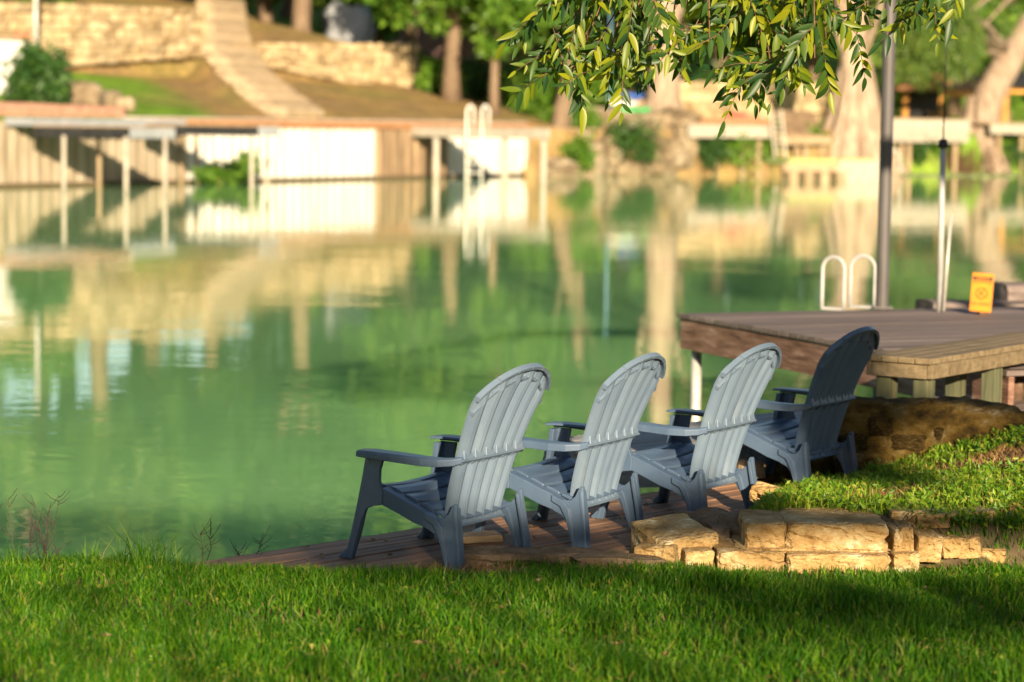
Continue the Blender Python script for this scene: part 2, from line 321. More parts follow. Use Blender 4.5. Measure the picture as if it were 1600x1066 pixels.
# ================================================================== SETTING: near bank, river, far bank
E0 = np.array([-1.541, 11.375]); EV = np.array([.6966, .7175]); EN = np.array([.7175, -.6966])   # deck's river edge, along, inland
def bank_x(y): return np.interp(y, [11.3, 11.55, 12.9, 13.5, 13.95, 14.3], [.9, .95, 1.2, 1.42, 1.72, 1.9])
def lawn_y(x): return np.interp(x, [-2.2, -1.6, -1.35, -.6, -.3, .1, 5], [11.4, 11.36, 11.16, 11.16, 11.3, 11.42, 11.42]) + .03 * vnoise(x, 0 * np.asarray(x, float), 2.3)
def hnear(x, y):
    x = np.asarray(x, float); y = np.asarray(y, float)
    dx, dy = x - E0[0], y - E0[1]; q = dx * EN[0] + dy * EN[1]; s = dx * EV[0] + dy * EV[1]
    qb = -.1 - .95 * np.clip(-s - .08, 0, .9) + .05 * vnoise(x, y, 1.9)
    lawn = .03 - .035 * sstep(10.6, 11.3, y) + .012 * vnoise(x, y, 2.2, 1) + .008 * vnoise(x, y, 6, 2)
    z = lerp(-1.5, lawn, sstep(qb - .4, qb + .05, q))
    under = sstep(0, .06, y - lawn_y(x)) * (s > -.5) * (1 - sstep(1.85, 2.05, x) * sstep(12.2, 11.9, y))
    z = np.where(under > 0, np.minimum(z, lerp(z, -.2, under)), z)
    zb = lerp(.2, np.interp(x, [1.9, 2.25, 2.65, 2.95, 3.5, 6], [.03, .08, .19, .30, .40, .6]), sstep(11.9, 14.2, y)) + .02 * vnoise(x, y, 3, 4)
    inb = sstep(0, .32, x - bank_x(y)) * sstep(11.5, 11.62, y) * sstep(-.1, .4, q)
    z = np.where(inb > 0, lerp(np.maximum(z, -.05), zb, inb), z)
    behind = sstep(14.45, 14.6, y)
    z = lerp(z, np.where(q < .9, -1.4, .12), behind * (x < 3.6))
    return z
gx = np.unique(np.concatenate([np.linspace(-220, -30, 9), np.linspace(-30, -6, 14), np.arange(-6, 8, .07), np.linspace(8, 40, 18), np.linspace(40, 260, 8)]))
gy = np.unique(np.concatenate([np.linspace(-220, -30, 8), np.linspace(-30, 4, 16), np.arange(4, 17, .07), np.linspace(17, 60, 22)]))
GX, GY = np.meshgrid(gx, gy, indexing='ij')
GZ = hnear(GX, GY)
vid = np.arange(GX.size).reshape(GX.shape)
me = fastmesh('ground', np.stack([GX, GY, GZ], -1).reshape(-1, 3), [np.stack([vid[:-1, :-1], vid[1:, :-1], vid[1:, 1:], vid[:-1, 1:]], -1).reshape(-1, 4)], M_soil, True)
tag(link('ground', me), 'earth bank under the lawn and the deck', None, None, 'structure')

# far bank: shore polyline with inland direction turning from left to right
def shore(w, v):
    w = np.asarray(w, float); v = np.asarray(v, float)
    a = np.where(w < 0, AL, AR); bx = S0[0] + w * np.cos(a); by = S0[1] + w * np.sin(a)
    g = AL + (AR - AL) * sstep(-6, 6, w)
    return bx - np.sin(g) * v, by + np.cos(g) * v
STAIR = [(1.0, 462, 172), (5, 425, 146), (9.5, 385, 112), (14, 352, 72), (19, 348, 38), (26, 345, -2)]     # v, px, py of the flight's middle line
STW = [wof(atv(px, py, v), px) for v, px, py in STAIR]; STZ = [float(atv(px, py, v)[2]) for v, px, py in STAIR]; STV = [q[0] for q in STAIR]
def stair_w(v): return np.interp(v, STV, STW)
def stair_z(v): return np.interp(v, STV, STZ)
AB = (AL + AR) / 2; UB = np.array([math.cos(AB), math.sin(AB)])
def frames(x, y):
    dx, dy = np.asarray(x, float) - S0[0], np.asarray(y, float) - S0[1]
    return dx * UL[0] + dy * UL[1], dx * VL[0] + dy * VL[1], dx * UR[0] + dy * UR[1], dx * VR[0] + dy * VR[1], dx * UB[0] + dy * UB[1]
def hxy(x, y):
    wl, vl, wr, vr, b = frames(x, y); v = np.clip(vl, 0, 200)
    low = 2.0 + .165 * np.clip(v, 0, 14); up = low + 1.75 * sstep(14.05, 14.45, v) + .2 * np.clip(v - 14, 0, 60)
    cor = sstep(3.2, 1.6, np.abs(wl - stair_w(v))); up = lerp(up, stair_z(v) - .25, cor * (v > 0) * (v < 27))
    rgt = 2.0 + .05 * np.clip(vr, 0, 28) + .2 * np.clip(vr - 28, 0, 60); ve = np.where(b < 0, vl, vr)
    z = lerp(up, rgt, sstep(6.5, 16, b)) + .08 * vnoise(x, y, .5, 3) * sstep(.5, 3, ve)
    edge = np.where(b < .6, sstep(.15, .3, ve), sstep(-1.2, 1.4, ve + .5 * vnoise(x, y, .8, 5)))
    return lerp(-2.2, z, edge)
fw_ = np.unique(np.concatenate([np.linspace(-160, -45, 12), np.arange(-45, 75, .6), np.linspace(75, 260, 20)]))
fv_ = np.concatenate([[-14, -4, -2, -1.2], np.arange(-.9, 2.2, .15), np.arange(2.5, 30, .5), np.linspace(31, 160, 26)])
FWg, FVg = np.meshgrid(fw_, fv_, indexing='ij'); FX, FY = shore(FWg, FVg); FZ = hxy(FX, FY)
vid = np.arange(FX.size).reshape(FX.shape)
me = fastmesh('far_bank', np.stack([FX, FY, FZ], -1).reshape(-1, 3), [np.stack([vid[:-1, :-1], vid[1:, :-1], vid[1:, 1:], vid[:-1, 1:]], -1).reshape(-1, 4)], M_terrain, True)
ca = me.color_attributes.new('col', 'FLOAT_COLOR', 'POINT')
dry = np.array([.27, .185, .075]); grn = np.array([.13, .24, .025]); dirt = np.array([.24, .16, .09])
_wl, _vl, _wr, _vr, _b = frames(FX, FY); gl = np.interp(_vl, [1, 4, 13, 14], [wof(atv(330, 165, 1), 330), wof(atv(320, 150, 4), 320), wof(atv(235, 85, 13), 235), -60])
gm = np.clip(sstep(1.5, -1.5, _wl - gl) * .95 + sstep(24, 32, _wr) * 1.0 + .35 * vnoise(FWg, FVg, .35, 2), 0, 1)[..., None]
dm = np.clip(.5 + .8 * vnoise(FWg, FVg, .6, 8), 0, 1)[..., None] * .55
cc = dry * (1 - gm) + grn * gm; cc = cc * (1 - dm * (1 - gm)) + dirt * dm * (1 - gm)
ca.data.foreach_set('color', np.concatenate([cc, np.ones_like(gm)], -1).reshape(-1).astype(np.float32))
tag(link('far_bank', me), 'grassy far bank rising from the river', None, None, 'structure')
def gpt(px, v, py=150):
    """point on the far ground seen in column px, v metres inland"""
    p = atv(px, py, v); p[2] = float(hxy(p[0], p[1])); return p

# river
xs = np.linspace(-400, 500, 19); ys = np.linspace(-200, 400, 13)
WX, WY = np.meshgrid(xs, ys, indexing='ij'); vid = np.arange(WX.size).reshape(WX.shape)
me = fastmesh('river', np.stack([WX, WY, np.full(WX.shape, WZ)], -1).reshape(-1, 3), [np.stack([vid[:-1, :-1], vid[1:, :-1], vid[1:, 1:], vid[:-1, 1:]], -1).reshape(-1, 4)], M_water)
tag(link('river', me), 'calm milky green river', None, None, 'structure')

# ================================================================== NEAR DECK
def place_plank(name, mesh, a, ang, parent, sc): return link(name, mesh, parent, np.array(a) - np.array(parent.location), (0, 0, ang), sc)
def plankmesh(name, mat, L, w, h, seed):
    """board with softened arrises and a little cup and bow; length along x"""
    r = random.Random(seed); n = 10; mb = MB(); vs = []; fs = []; c = .004
    prof = [(-w / 2, -h), (w / 2, -h), (w / 2, -c), (w / 2 - c * 1.5, 0), (0, r.uniform(-.002, .001)), (-w / 2 + c * 1.5, 0), (-w / 2, -c)]; k = len(prof)
    for i in range(n + 1):
        dz = r.uniform(-.002, .002); dy = r.uniform(-.0015, .0015)
        for y, z in prof: vs.append((-L / 2 + L * i / n, y + dy, z + dz))
    for i in range(n):
        for j in range(k): fs.append((i * k + j, i * k + (j + 1) % k, (i + 1) * k + (j + 1) % k, (i + 1) * k + j))
    fs += [tuple(range(k - 1, -1, -1)), tuple(n * k + j for j in range(k))]
    return mb.add(vs, fs).mesh(name, mat)
EA = math.atan2(EV[1], EV[0])
dk = thing('wooden_deck', 'low brown plank deck along the water under the row of chairs', 'deck', (E0[0], E0[1], 0))
PW = .138
for i in range(14):
    q = PW * (i + .5); s0 = max(-.03, ((11.02 - E0[1]) - q * EN[1]) / EV[1]) + random.uniform(-.02, .02); s1 = 4.15
    if i > 10: s1 = 3.2
    for sa, sb in ((s0, s0 + (s1 - s0) * (.45 + .2 * (i % 3))), (s0 + (s1 - s0) * (.45 + .2 * (i % 3)) + .004, s1)):
        c = E0 + EV * (sa + sb) / 2 + EN * q
        place_plank('plank', plankmesh('plank', M_deck, sb - sa, PW - .007, .036, i * 3 + int(sa * 10)), (c[0], c[1], random.uniform(-.0015, .0015)), EA, dk, (1, 1, 1))
mb = MB()
for s in (.3, 1.5, 2.7, 3.9): mb.beam((*(E0 + EV * s + EN * .05), -.095), (*(E0 + EV * s + EN * 1.85), -.095), .05, .11)
mb.build('joist_frame', M_deck, dk)
for s in (.4, 2.0, 3.6):
    c = E0 + EV * s + EN * .12; MB().tube([(c[0], c[1], -1.5), (c[0], c[1], -.15)], .06, 10).build('support_post', M_deck, dk)

# ================================================================== GREY PLATFORM, LOW WALL, BENCH, DOCK
def poly_prism(pts, z0, z1):
    n = len(pts); mb = MB()
    return mb.add([(x, y, z0) for x, y in pts] + [(x, y, z1) for x, y in pts], [tuple(range(n - 1, -1, -1)), tuple(range(n, 2 * n))] + [(i, (i + 1) % n, n + (i + 1) % n, n + i) for i in range(n)])
def clip_strip(pts, o, d, nrm, t0, t1):
    """part of the convex polygon pts between two lines parallel to d at offsets t0..t1 along nrm"""
    def half(ps, t, sgn):
        out = []
        for i in range(len(ps)):
            a, b = ps[i], ps[(i + 1) % len(ps)]; fa = sgn * ((a - o) @ nrm - t); fb = sgn * ((b - o) @ nrm - t)
            if fa >= 0: out.append(a)
            if fa * fb < 0: out.append(a + (b - a) * fa / (fa - fb))
        return out
    ps = half([np.array(p_, float) for p_ in pts], t0, 1)
    return half(ps, t1, -1) if len(ps) > 2 else []
def planked(parent, pts, d, z, w, th, mat, gap=.008, name='plank'):
    d = np.array(d, float); d /= np.linalg.norm(d); nrm = np.array([-d[1], d[0]]); o = np.array(pts[0], float)
    ts = [(np.array(p_) - o) @ nrm for p_ in pts]; t = min(ts); ang = math.atan2(d[1], d[0])
    while t < max(ts) - .02:
        ps = clip_strip(pts, o, d, nrm, t, t + w - gap)
        if len(ps) > 2:
            c = sum(ps) / len(ps); dz = random.uniform(-.002, .002); mb = MB(); n = len(ps)
            R = np.array([[math.cos(ang), math.sin(ang)], [-math.sin(ang), math.cos(ang)]])
            loc = [R @ (q - c) for q in ps]
            mb.add([(x, y, -th) for x, y in loc] + [(x, y, 0) for x, y in loc], [tuple(range(n - 1, -1, -1)), tuple(range(n, 2 * n))] + [(i, (i + 1) % n, n + (i + 1) % n, n + i) for i in range(n)])
            link(name, mb.mesh(name, mat), parent, np.array([c[0], c[1], z + dz]) - np.array(parent.location), (0, 0, ang))
        t += w
gp = thing('boarded_platform', 'weathered grey boarded platform between the chairs and the raised dock', 'platform', (.195, 14.0, 0))
PP = [(.195, 14.0), (1.17, 14.16), (1.95, 15.3), (2.05, 16.42), (.27, 14.62)]
planked(gp, PP, (.72, .69), .2, .16, .03, M_grey)
for a, b in ((PP[0], PP[1]), (PP[1], PP[2]), (PP[4], PP[0])):
    a3, b3 = np.array([*a, .075]), np.array([*b, .075]); nn = np.cross(b3 - a3, (0, 0, 1)); nn /= np.linalg.norm(nn)
    MB().beam(a3 - nn * .02, b3 - nn * .02, .035, .185).build('side_board', M_grey, gp)
for x, y in ((.35, 14.5), (1.9, 16.1), (1.05, 15.2)): MB().tube([(x, y, -1.6), (x, y, .16)], .07, 10).build('support_post', M_iron, gp)

def rough_wall(a, b, depth, z0, za, zb, seed, nx=16, nz=5, ny=3, amp=.03):
    """lumpy masonry mass from a to b (front line), depth back"""
    r = random.Random(seed); a = np.array(a, float); b = np.array(b, float); d = (b - a); L = np.linalg.norm(d); d /= L; nb = np.array([-d[1], d[0]])
    bm = bmesh.new(); bmesh.ops.create_cube(bm, size=1)
    bmesh.ops.subdivide_edges(bm, edges=[e for e in bm.edges if abs((e.verts[0].co - e.verts[1].co).x) > .5], cuts=nx)
    bmesh.ops.subdivide_edges(bm, edges=[e for e in bm.edges if abs((e.verts[0].co - e.verts[1].co).z) > .5], cuts=nz)
    bmesh.ops.subdivide_edges(bm, edges=[e for e in bm.edges if abs((e.verts[0].co - e.verts[1].co).y) > .5], cuts=ny)
    mb = MB(); vs = []
    for v in bm.verts:
        t = v.co.x + .5; zt = lerp(za, zb, t) + .012 * math.sin(t * 9 + seed)
        z = lerp(z0, zt, v.co.z + .5); y = (v.co.y + .5) * depth; ed = (abs(v.co.z - .5) < .01) * (abs(abs(v.co.y) - .5) < .01) * .03
        p_ = a + d * L * t + nb * (y + (ed if v.co.y < 0 else -ed)); vs.append((p_[0] + r.uniform(-amp, amp), p_[1] + r.uniform(-amp, amp), z - ed * .6 + r.uniform(-amp, amp) * .6))
    bm.verts.index_update(); mb.add(vs, [tuple(v.index for v in f.verts) for f in bm.faces]); bm.free(); return mb
lw = thing('mossy_wall', 'low mossy concrete wall stained brown below the wooden bench', 'wall', (2.0, 14.45, 0))
rough_wall((1.97, 14.42), (3.06, 14.3), .36, -.25, .485, .46, 2).build('coping_mass', M_moss, lw, True)
rough_wall((1.36, 14.78), (2.1, 14.7), .3, -.25, .2, .2, 5, 10, 4).build('footing', M_moss, lw, True)
for i, (px, py, sx, sz, d) in enumerate(((1376, 665, .14, .11, 14.47), (1335, 690, .15, .1, 14.47), (1420, 690, .2, .09, 14.45), (1480, 680, .16, .1, 14.43), (1530, 680, .14, .08, 14.42))):
    p_ = aty(px, py, d - .04); link('facing_stone', blockmesh('facing_stone', 60 + i, M_moss, .05, 2, .1, True), lw, p_ - np.array(lw.location), (0, 0, -.1), (sx, .1, sz))

# bench: two trestles, apron and top boards
bz = .68; BC = atz(1457, 561, bz)[:2]; bl = np.array([.58, .815]); bl /= np.linalg.norm(bl); be = np.array([-bl[1], bl[0]])
bn = thing('wooden_bench', 'weathered timber bench on green-tinged post legs behind the mossy wall', 'bench', (BC[0], BC[1], .25)); BW = .46; BLn = 2.3
def B2(l_, e_): return BC + bl * l_ + be * e_
for k in range(4):
    a, b = B2(-.02, BW * (k + .5) / 4), B2(BLn, BW * (k + .5) / 4)
    MB().beam((*a, bz - .019), (*b, bz - .019), BW / 4 - .006, .038).build('top_board', M_bench, bn, bevel=.004)
for e_ in (.02, BW - .02): MB().beam((*B2(.006, e_), bz - .085), (*B2(BLn - .02, e_), bz - .085), .038, .09).build('apron_board', M_bench, bn, bevel=.004)
MB().beam((*B2(.02, .041), bz - .088), (*B2(.02, BW - .041), bz - .088), .036, .088).build('end_board', M_bench, bn, bevel=.004)
for l_ in (.1, 1.12, 2.1):
    for e_ in (.1, BW - .1):
        p_ = B2(l_, e_); M = Matrix.Rotation(math.atan2(bl[1], bl[0]), 3, 'Z')
        MB().box((p_[0], p_[1], .25 + (bz - .135 - .25) / 2), (.115, .1, bz - .135 - .25), M).build('leg', M_benchleg, bn, bevel=.005)

bf = thing('bench_floor', 'brown plank floor carrying the wooden bench behind the mossy wall', 'deck', (3.2, 15.6, .25))
P1 = atz(1440, 618, .25)[:2]; P2 = atz(1680, 580, .25)[:2]
planked(bf, [(2.2, 14.66), (3.05, 14.62), (5.6, 14.9), tuple(P2), tuple(P1)], P2 - P1, .25, .15, .035, M_dock)
mb = MB(); mb.beam((*(P1 + (0, -.03)), .15), (*(P2 + (0, -.03)), .15), .04, .15); mb.build('edge_beam', M_dock, bf)

# raised dock
DZ = .5; DC = atz(1067, 490, DZ)[:2]; da = np.array([.377, -.926]); da /= np.linalg.norm(da); db = np.array([-da[1], da[0]])
def D2(a_, b_): return DC + da * a_ + db * b_
dock = thing('raised_dock', 'raised plank dock with red-brown side beam standing over the water', 'dock', (DC[0], DC[1], 0))
planked(dock, [D2(-.04, -.04), D2(5.0, -.04), D2(5.0, 7), D2(-.04, 7)], db, DZ, .145, .035, M_dock)
MB().beam((*D2(0, .0), DZ - .17), (*D2(5, .0), DZ - .17), .045, .26).build('side_beam', M_fascia, dock, bevel=.004)
MB().beam((*D2(.02, .03), DZ - .17), (*D2(.02, 7), DZ - .17), .045, .26).build('end_beam', M_fascia, dock, bevel=.004)
for k in range(1, 6): MB().beam((*D2(.06, k * 1.2), DZ - .12), (*D2(4.96, k * 1.2), DZ - .12), .05, .15).build('joist', M_fascia, dock)
c = atz(1095, 600, -.1); 
for a_, b_, r_, m_ in ((.12, .08, .045, M_steel), (4.6, .3, .06, M_iron), (.3, 3.4, .06, M_iron), (4.6, 3.4, .06, M_iron)):
    p_ = D2(a_, b_); MB().tube([(*p_, -2), (*p_, DZ - .05)], r_, 12).build('support_pipe', m_, dock, True)
p_ = D2(2.3, 1.1)
MB().tube([(*p_, -1.2), (*p_, DZ - .05)], .022, 8).tube([(p_[0] + .35, p_[1] + .2, -1.2), (p_[0] + .35, p_[1] + .2, DZ - .05)], .022, 8).tube([(*p_, .1), (p_[0] + .35, p_[1] + .2, .1)], .016, 8).build('ladder_frame', M_black, dock, True)

# hoop handrails of the swim ladder
hl = thing('swim_ladder', 'white two-hoop swim ladder handrail on the raised dock edge', 'ladder', atz(1325, 482, DZ))
for xa, ya, xb, yb in ((1284, 483.5, 1318, 485.5), (1328, 480.5, 1366, 482.5)):
    A, B = atz(xa, ya, DZ), atz(xb, yb, DZ); mid = (A + B) / 2; hw = (B - A) / 2; R = np.linalg.norm(hw); path = [A + (0, 0, .0)]; Hs = .47 - R
    path += [A + (0, 0, Hs * k / 3) for k in (1, 2, 3)] + [mid - hw * math.cos(th) + np.array([0, 0, Hs + R * math.sin(th)]) for th in np.linspace(.15, math.pi - .15, 11)] + [B + (0, 0, Hs * k / 3) for k in (3, 2, 1, 0)]
    MB().tube(path, .017, 10).build('hoop_rail', M_whiteshade, hl, True)
    MB().beam(A + (0, 0, .012), B + (0, 0, .012), .03, .022).build('foot_bar', M_whiteshade, hl)

pl = thing('roof_pole', 'thick dark grey steel pole rising beside the swim ladder', 'pole', atz(1378, 484, WZ) * 0 + np.array([*atz(1378, 483, DZ)[:2], -1.6]))
b0 = np.array(pl.location)
MB().tube([b0, b0 + (0, 0, 2), b0 + (0, 0, 4.3), b0 + (0, 0, 6.5)], .058, 16).build('shaft', M_pole, pl, True)
MB().box(b0 + (0, 0, 2.117), (.17, .17, .016)).build('base_flange', M_pole, pl)
MB().box(b0 + (0, 0, 6.508), (.22, .22, .014)).build('top_plate', M_pole, pl)
wp = atz(1468, 487, DZ); wt = aty(1473.5, 228, wp[1])
t_ = thing('slim_white_pole', 'slim white pole with black cap and thin rod above, on the dock', 'pole', wp)
MB().tube([wp + (0, 0, .002), wt], [.028, .024], 12).build('tube', M_whiteshade, t_, True)
MB().tube([wt - (0, 0, .02), wt + (0, 0, .0), wt + (0, 0, .045), wt + (0, 0, .06)], [.036, .042, .04, .02], 12).build('cap', M_black, t_, True)
MB().tube([wt + (0, 0, .05), wt + (.01, 0, 1.6)], [.007, .004], 6).build('thin_rod', M_black, t_, True)
r0 = atz(1474, 488, DZ); r1 = aty(1486, 336, r0[1] + .05)
tag(MB().tube([r0 + (0, 0, .01), r1], .014, 10).build('grey_rod', M_steel, None, True), 'short grey rod leaning beside the slim white pole', 'rod')

# warning sign on its little stand
sp = atz(1533, 492, DZ); sg = thing('warning_sign', 'orange no-diving warning sign standing on the dock', 'sign', sp)
vdir = sp[:2] / np.linalg.norm(sp[:2]); ang = math.atan2(vdir[1], vdir[0]) - math.pi / 2 - .12
SM = Matrix.Rotation(ang, 3, 'Z') @ Matrix.Rotation(-.08, 3, 'X') @ Matrix.Rotation(.05, 3, 'Y')
sgc = Vector(sp) + Vector((0, 0, .195))
def SP(x, y, z): return Vector((x, y, z))
so_ = MB().box((0, 0, 0), (.186, .006, .335)).build('plate', M_orange, sg, bevel=.0025, local=True)
so_.location = sgc - Vector(sp); so_.rotation_euler = SM.to_euler()
def signtext(txt, x, z, size, mat, w=None, dy=-.0045):
    cu = bpy.data.curves.new('lettering', 'FONT'); cu.body = txt; cu.size = size; cu.align_x = 'CENTER'; cu.align_y = 'CENTER'; cu.extrude = .0006; cu.materials.append(mat)
    o = bpy.data.objects.new('lettering', cu); COL.objects.link(o); o.parent = so_; o.location = (x, -.0045, z); o.rotation_euler = (math.pi / 2, 0, 0)
    bpy.context.view_layer.update(); sx_ = w / max(.001, o.dimensions.x) if w else 1; me = bpy.data.meshes.new_from_object(o); par = o.parent; loc = tuple(o.location); bpy.data.objects.remove(o)
    link('lettering', me, par, (loc[0], dy, loc[2]), (math.pi / 2, 0, 0), (sx_, 1, 1))
MB().box((0, -.0040, .122), (.168, .002, .034)).build('header_band', M_ink, so_, local=True)
signtext('WARNING', 0, .122, .036, M_orange, .12, -.0062)
signtext('SHALLOW WATER', 0, .088, .032, M_ink, .165)
signtext('NO DIVING', 0, -.102, .04, M_ink, .155)
ring = [(.048 * math.cos(a), -.0045, .048 * math.sin(a) - .008) for a in np.linspace(0, 2 * math.pi, 25)]
MB().tube(ring, .0045, 6, False).tube([(-.034, -.0045, .026), (.034, -.0045, -.042)], .004, 6).build('prohibition_ring', M_inkred, so_, local=True)
MB().tube([(.012, -.0045, .018), (-.012, -.0045, -.012), (-.024, -.0045, -.036)], .004, 6).tube([(-.004, -.0045, 0), (.02, -.0045, -.03)], .0035, 6).tube([(.02, -.0045, .022), (.024, -.0045, .026)], .007, 6).build('diver_symbol', M_ink, so_, local=True)
MB().box(Vector(sp) + Vector((.03, .05, .02)), (.09, .12, .036)).box(Vector(sp) + Vector((.01, .012, .12)), (.04, .01, .2)).build('stand', M_iron, sg)

# low concrete ledges past the dock
lg = thing('concrete_ledge', 'low grey concrete ledge along the far side of the dock', 'ledge', (4.2, 23.2, 0))
a, b = atz(1447, 486, .45)[:2], atz(1700, 505, .45)[:2]
rough_wall((3.95, 22.6), (7.5, 23.4), .5, -1.5, .5, .5, 9, 14, 3, 2, .008).build('lower_course', M_dock, lg)
rough_wall((4.72, 23.0), (7.5, 23.6), .5, .4, .66, .66, 11, 10, 2, 2, .008).build('upper_course', M_dock, lg)

# ================================================================== CHAIRS
KT = [0, .2, .42, .6, .8, 1]; KY = [-.105, -.136, -.195, -.256, -.33, -.412]; KZ = [.18, .335, .535, .685, .835, .965]; KW = [.225, .26, .275, .305, .328, .332]
_cy = np.polyfit(KT, KY, 4); _cz = np.polyfit(KT, KZ, 3); _cw = np.polyfit(KT, KW, 4)
def BK(u, t, off):
    y, z, w = np.polyval(_cy, t), np.polyval(_cz, t), np.polyval(_cw, t); ty, tz = np.polyval(np.polyder(_cy), t), np.polyval(np.polyder(_cz), t)
    L = math.hypot(ty, tz); x = u * w; return (x, y + .12 * x * x - tz / L * off, z + ty / L * off)
def tmax(u): return 1 - .215 * min(1, abs(u)) ** 2.1
def strip(rows):
    """rows: list of equal rings (closed cross-sections) -> solid"""
    k = len(rows[0]); vs = [q for r in rows for q in r]; fs = []
    for i in range(len(rows) - 1):
        for j in range(k): fs.append((i * k + j, i * k + (j + 1) % k, (i + 1) * k + (j + 1) % k, (i + 1) * k + j))
    fs += [tuple(range(k - 1, -1, -1)), tuple((len(rows) - 1) * k + j for j in range(k))]
    return vs, fs
def seat_z(y): return .345 - (.2 - y) * .37 if y < .2 else .345 + (y - .2) * .12 - 2.2 * max(0, y - .25) ** 1.5
CH = {}
def chair_meshes():
    prof = [(.045, -.010), (.085, .003), (.30, .018), (.5, .024), (.70, .018), (.915, .001), (.955, -.012)]
    for i in range(6):
        rows = []
        for k in range(27):
            ring = []
            for fwd in (0, 1):
                pr = prof if not fwd else prof[::-1]
                for g, o_ in pr:
                    u = -1 + (i + g) / 3; t = tmax(u) * k / 26 * .995
                    fade = min(1, (1 - k / 26) * 9) ; ring.append(BK(u, t, o_ * fade - (.010 if fwd else 0)))
            rows.append(ring)
        CH['back_slat', i] = MB().add(*strip(rows)).mesh('back_slat', M_chair)
    mb = MB()
    for lo, hi, pro in ((-.03, .003, .022), (-.122, -.098, .017)):
        for i in range(6):
            rows = []
            for k in range(9):
                u = -1 + (i + .03 + .94 * k / 8) / 3; tm = tmax(u); rows.append([BK(u, tm + lo, -.006), BK(u, tm + hi, -.006), BK(u, tm + hi, pro), BK(u, tm + lo + .006, pro)])
            mb.add(*strip(rows))
    CH['rim_band'] = mb.mesh('rim_band', M_chair)
    def ledge(t0, th, pro, wh, both=True):
        mb = MB(); rows = []
        for k in range(19):
            u = -1.03 + 2.06 * k / 18; rows.append([BK(u, t0 - th, -.004), BK(u, t0, -.004), BK(u, t0, pro), BK(u, t0 - th, pro)])
        mb.add(*strip(rows))
        for i in range(6):
            uc = -1 + (i + .5) / 3
            for sg in ((1, -1) if both else (1,)):
                tb = t0 if sg > 0 else t0 - th
                q = [BK(uc - .14, tb, pro * .9), BK(uc + .14, tb, pro * .9), BK(uc + .095, tb + sg * wh, .003), BK(uc - .095, tb + sg * wh, .003), BK(uc - .15, tb, -.003), BK(uc + .15, tb, -.003), BK(uc + .1, tb + sg * wh, -.003), BK(uc - .1, tb + sg * wh, -.003)]
                mb.add(q, [(0, 1, 2, 3), (4, 7, 6, 5), (0, 4, 5, 1), (1, 5, 6, 2), (2, 6, 7, 3), (3, 7, 4, 0)])
        return mb
    CH['cross_rail'] = ledge(.42, .010, .036, .055).mesh('cross_rail', M_chair)
    CH['bottom_rail'] = ledge(.022, .014, .036, .045, False).mesh('bottom_rail', M_chair)
    for i in range(5):
        y1 = .305 - i * .09; y0 = y1 - .077; rows = []
        for k in range(7):
            x = -.268 + .536 * k / 6; cup = .5 * x * x * .35
            rows.append([(x, y, seat_z(y) + o_ + cup) for y, o_ in ((y0, -.016), (y0, -.003), (y0 + .006, 0), ((y0 + y1) / 2, .003), (y1 - .006, 0), (y1, -.004), (y1, -.016))])
        CH['seat_slat', i] = MB().add(*strip(rows)).mesh('seat_slat', M_chair)
    for sx in (-1, 1):
        P = [(.325, .335, .533, .105, .040), (.335, .27, .536, .112, .046), (.338, .12, .533, .104, .052), (.332, -.03, .527, .085, .056), (.318, -.115, .525, .065, .054), (.296, -.18, .529, .046, .05), (.268, -.21, .535, .034, .042)]
        rows = []
        for x, y, z, w, h in P:
            h *= .74; ring = [(-w / 2, -.012), (-w / 2, -.004), (-w / 2 + .008, 0), (w / 2 - .01, 0), (w / 2, -.007), (w / 2, -h), (w / 2 - .01, -h), (w / 2 - .01, -.014)]
            rows.append([(sx * (x + a), y, z + b) for a, b in ring])
        CH['arm', sx] = MB().add(*strip(rows)).mesh('arm', M_chair)
        spl = lambda x, y, z: (x + sx * .035 * (1 - min(z, .52) / .52), y, z)
        o1 = [(.205, .507), (.302, .507), (.318, .40), (.335, .30), (.37, .12), (.40, 0), (.362, 0), (.34, .1), (.315, .19), (.288, .252), (.25, .268), (.203, .275), (.203, .345), (.222, .39), (.222, .44)]
        o2 = [(.275, .507), (.304, .507), (.32, .40), (.337, .30), (.372, .12), (.402, 0), (.388, 0), (.352, .12), (.312, .30), (.292, .40)]
        mb = MB().prism(o1, sx * .312, sx * .336, spl).prism(o2, sx * .262, sx * .338, spl); mb.prism([(.385, .0), (.435, .0), (.435, .012), (.40, .045), (.385, .045)], sx * .285, sx * .335, spl)
        CH['front_leg', sx] = mb.mesh('front_leg', M_chair)
        rl = [(.215, .357), (.13, .324), (.045, .288), (-.05, .252), (-.055, .175), (.045, .205), (.13, .242), (.215, .275)]
        CH['side_rail', sx] = MB().prism(rl, sx * .258, sx * .335, lambda x, y, z: (x - sx * .02 * max(0, (.215 - y) / .26), y, z)).mesh('side_rail', M_chair)
        o3 = [(-.03, .258), (-.10, .236), (-.13, .238), (-.155, .26), (-.178, .31), (-.197, .31), (-.203, .25), (-.219, .138), (-.235, 0), (-.17, 0), (-.145, .06), (-.118, .115), (-.085, .158), (-.03, .182)]
        o4 = [(-.176, .29), (-.193, .29), (-.2, .25), (-.218, .138), (-.235, 0), (-.215, 0), (-.198, .138), (-.18, .25)]
        o5 = [(-.03, .26), (-.09, .238), (-.128, .2), (-.158, .09), (-.176, 0), (-.16, 0), (-.14, .07), (-.112, .15), (-.08, .205), (-.03, .228)]
        CH['rear_leg', sx] = MB().prism(o3, sx * .272, sx * .296, spl).prism(o4, sx * .248, sx * .300, spl).prism(o5, sx * .262, sx * .312, spl).mesh('rear_leg', M_chair)
chair_meshes()
CF = {}
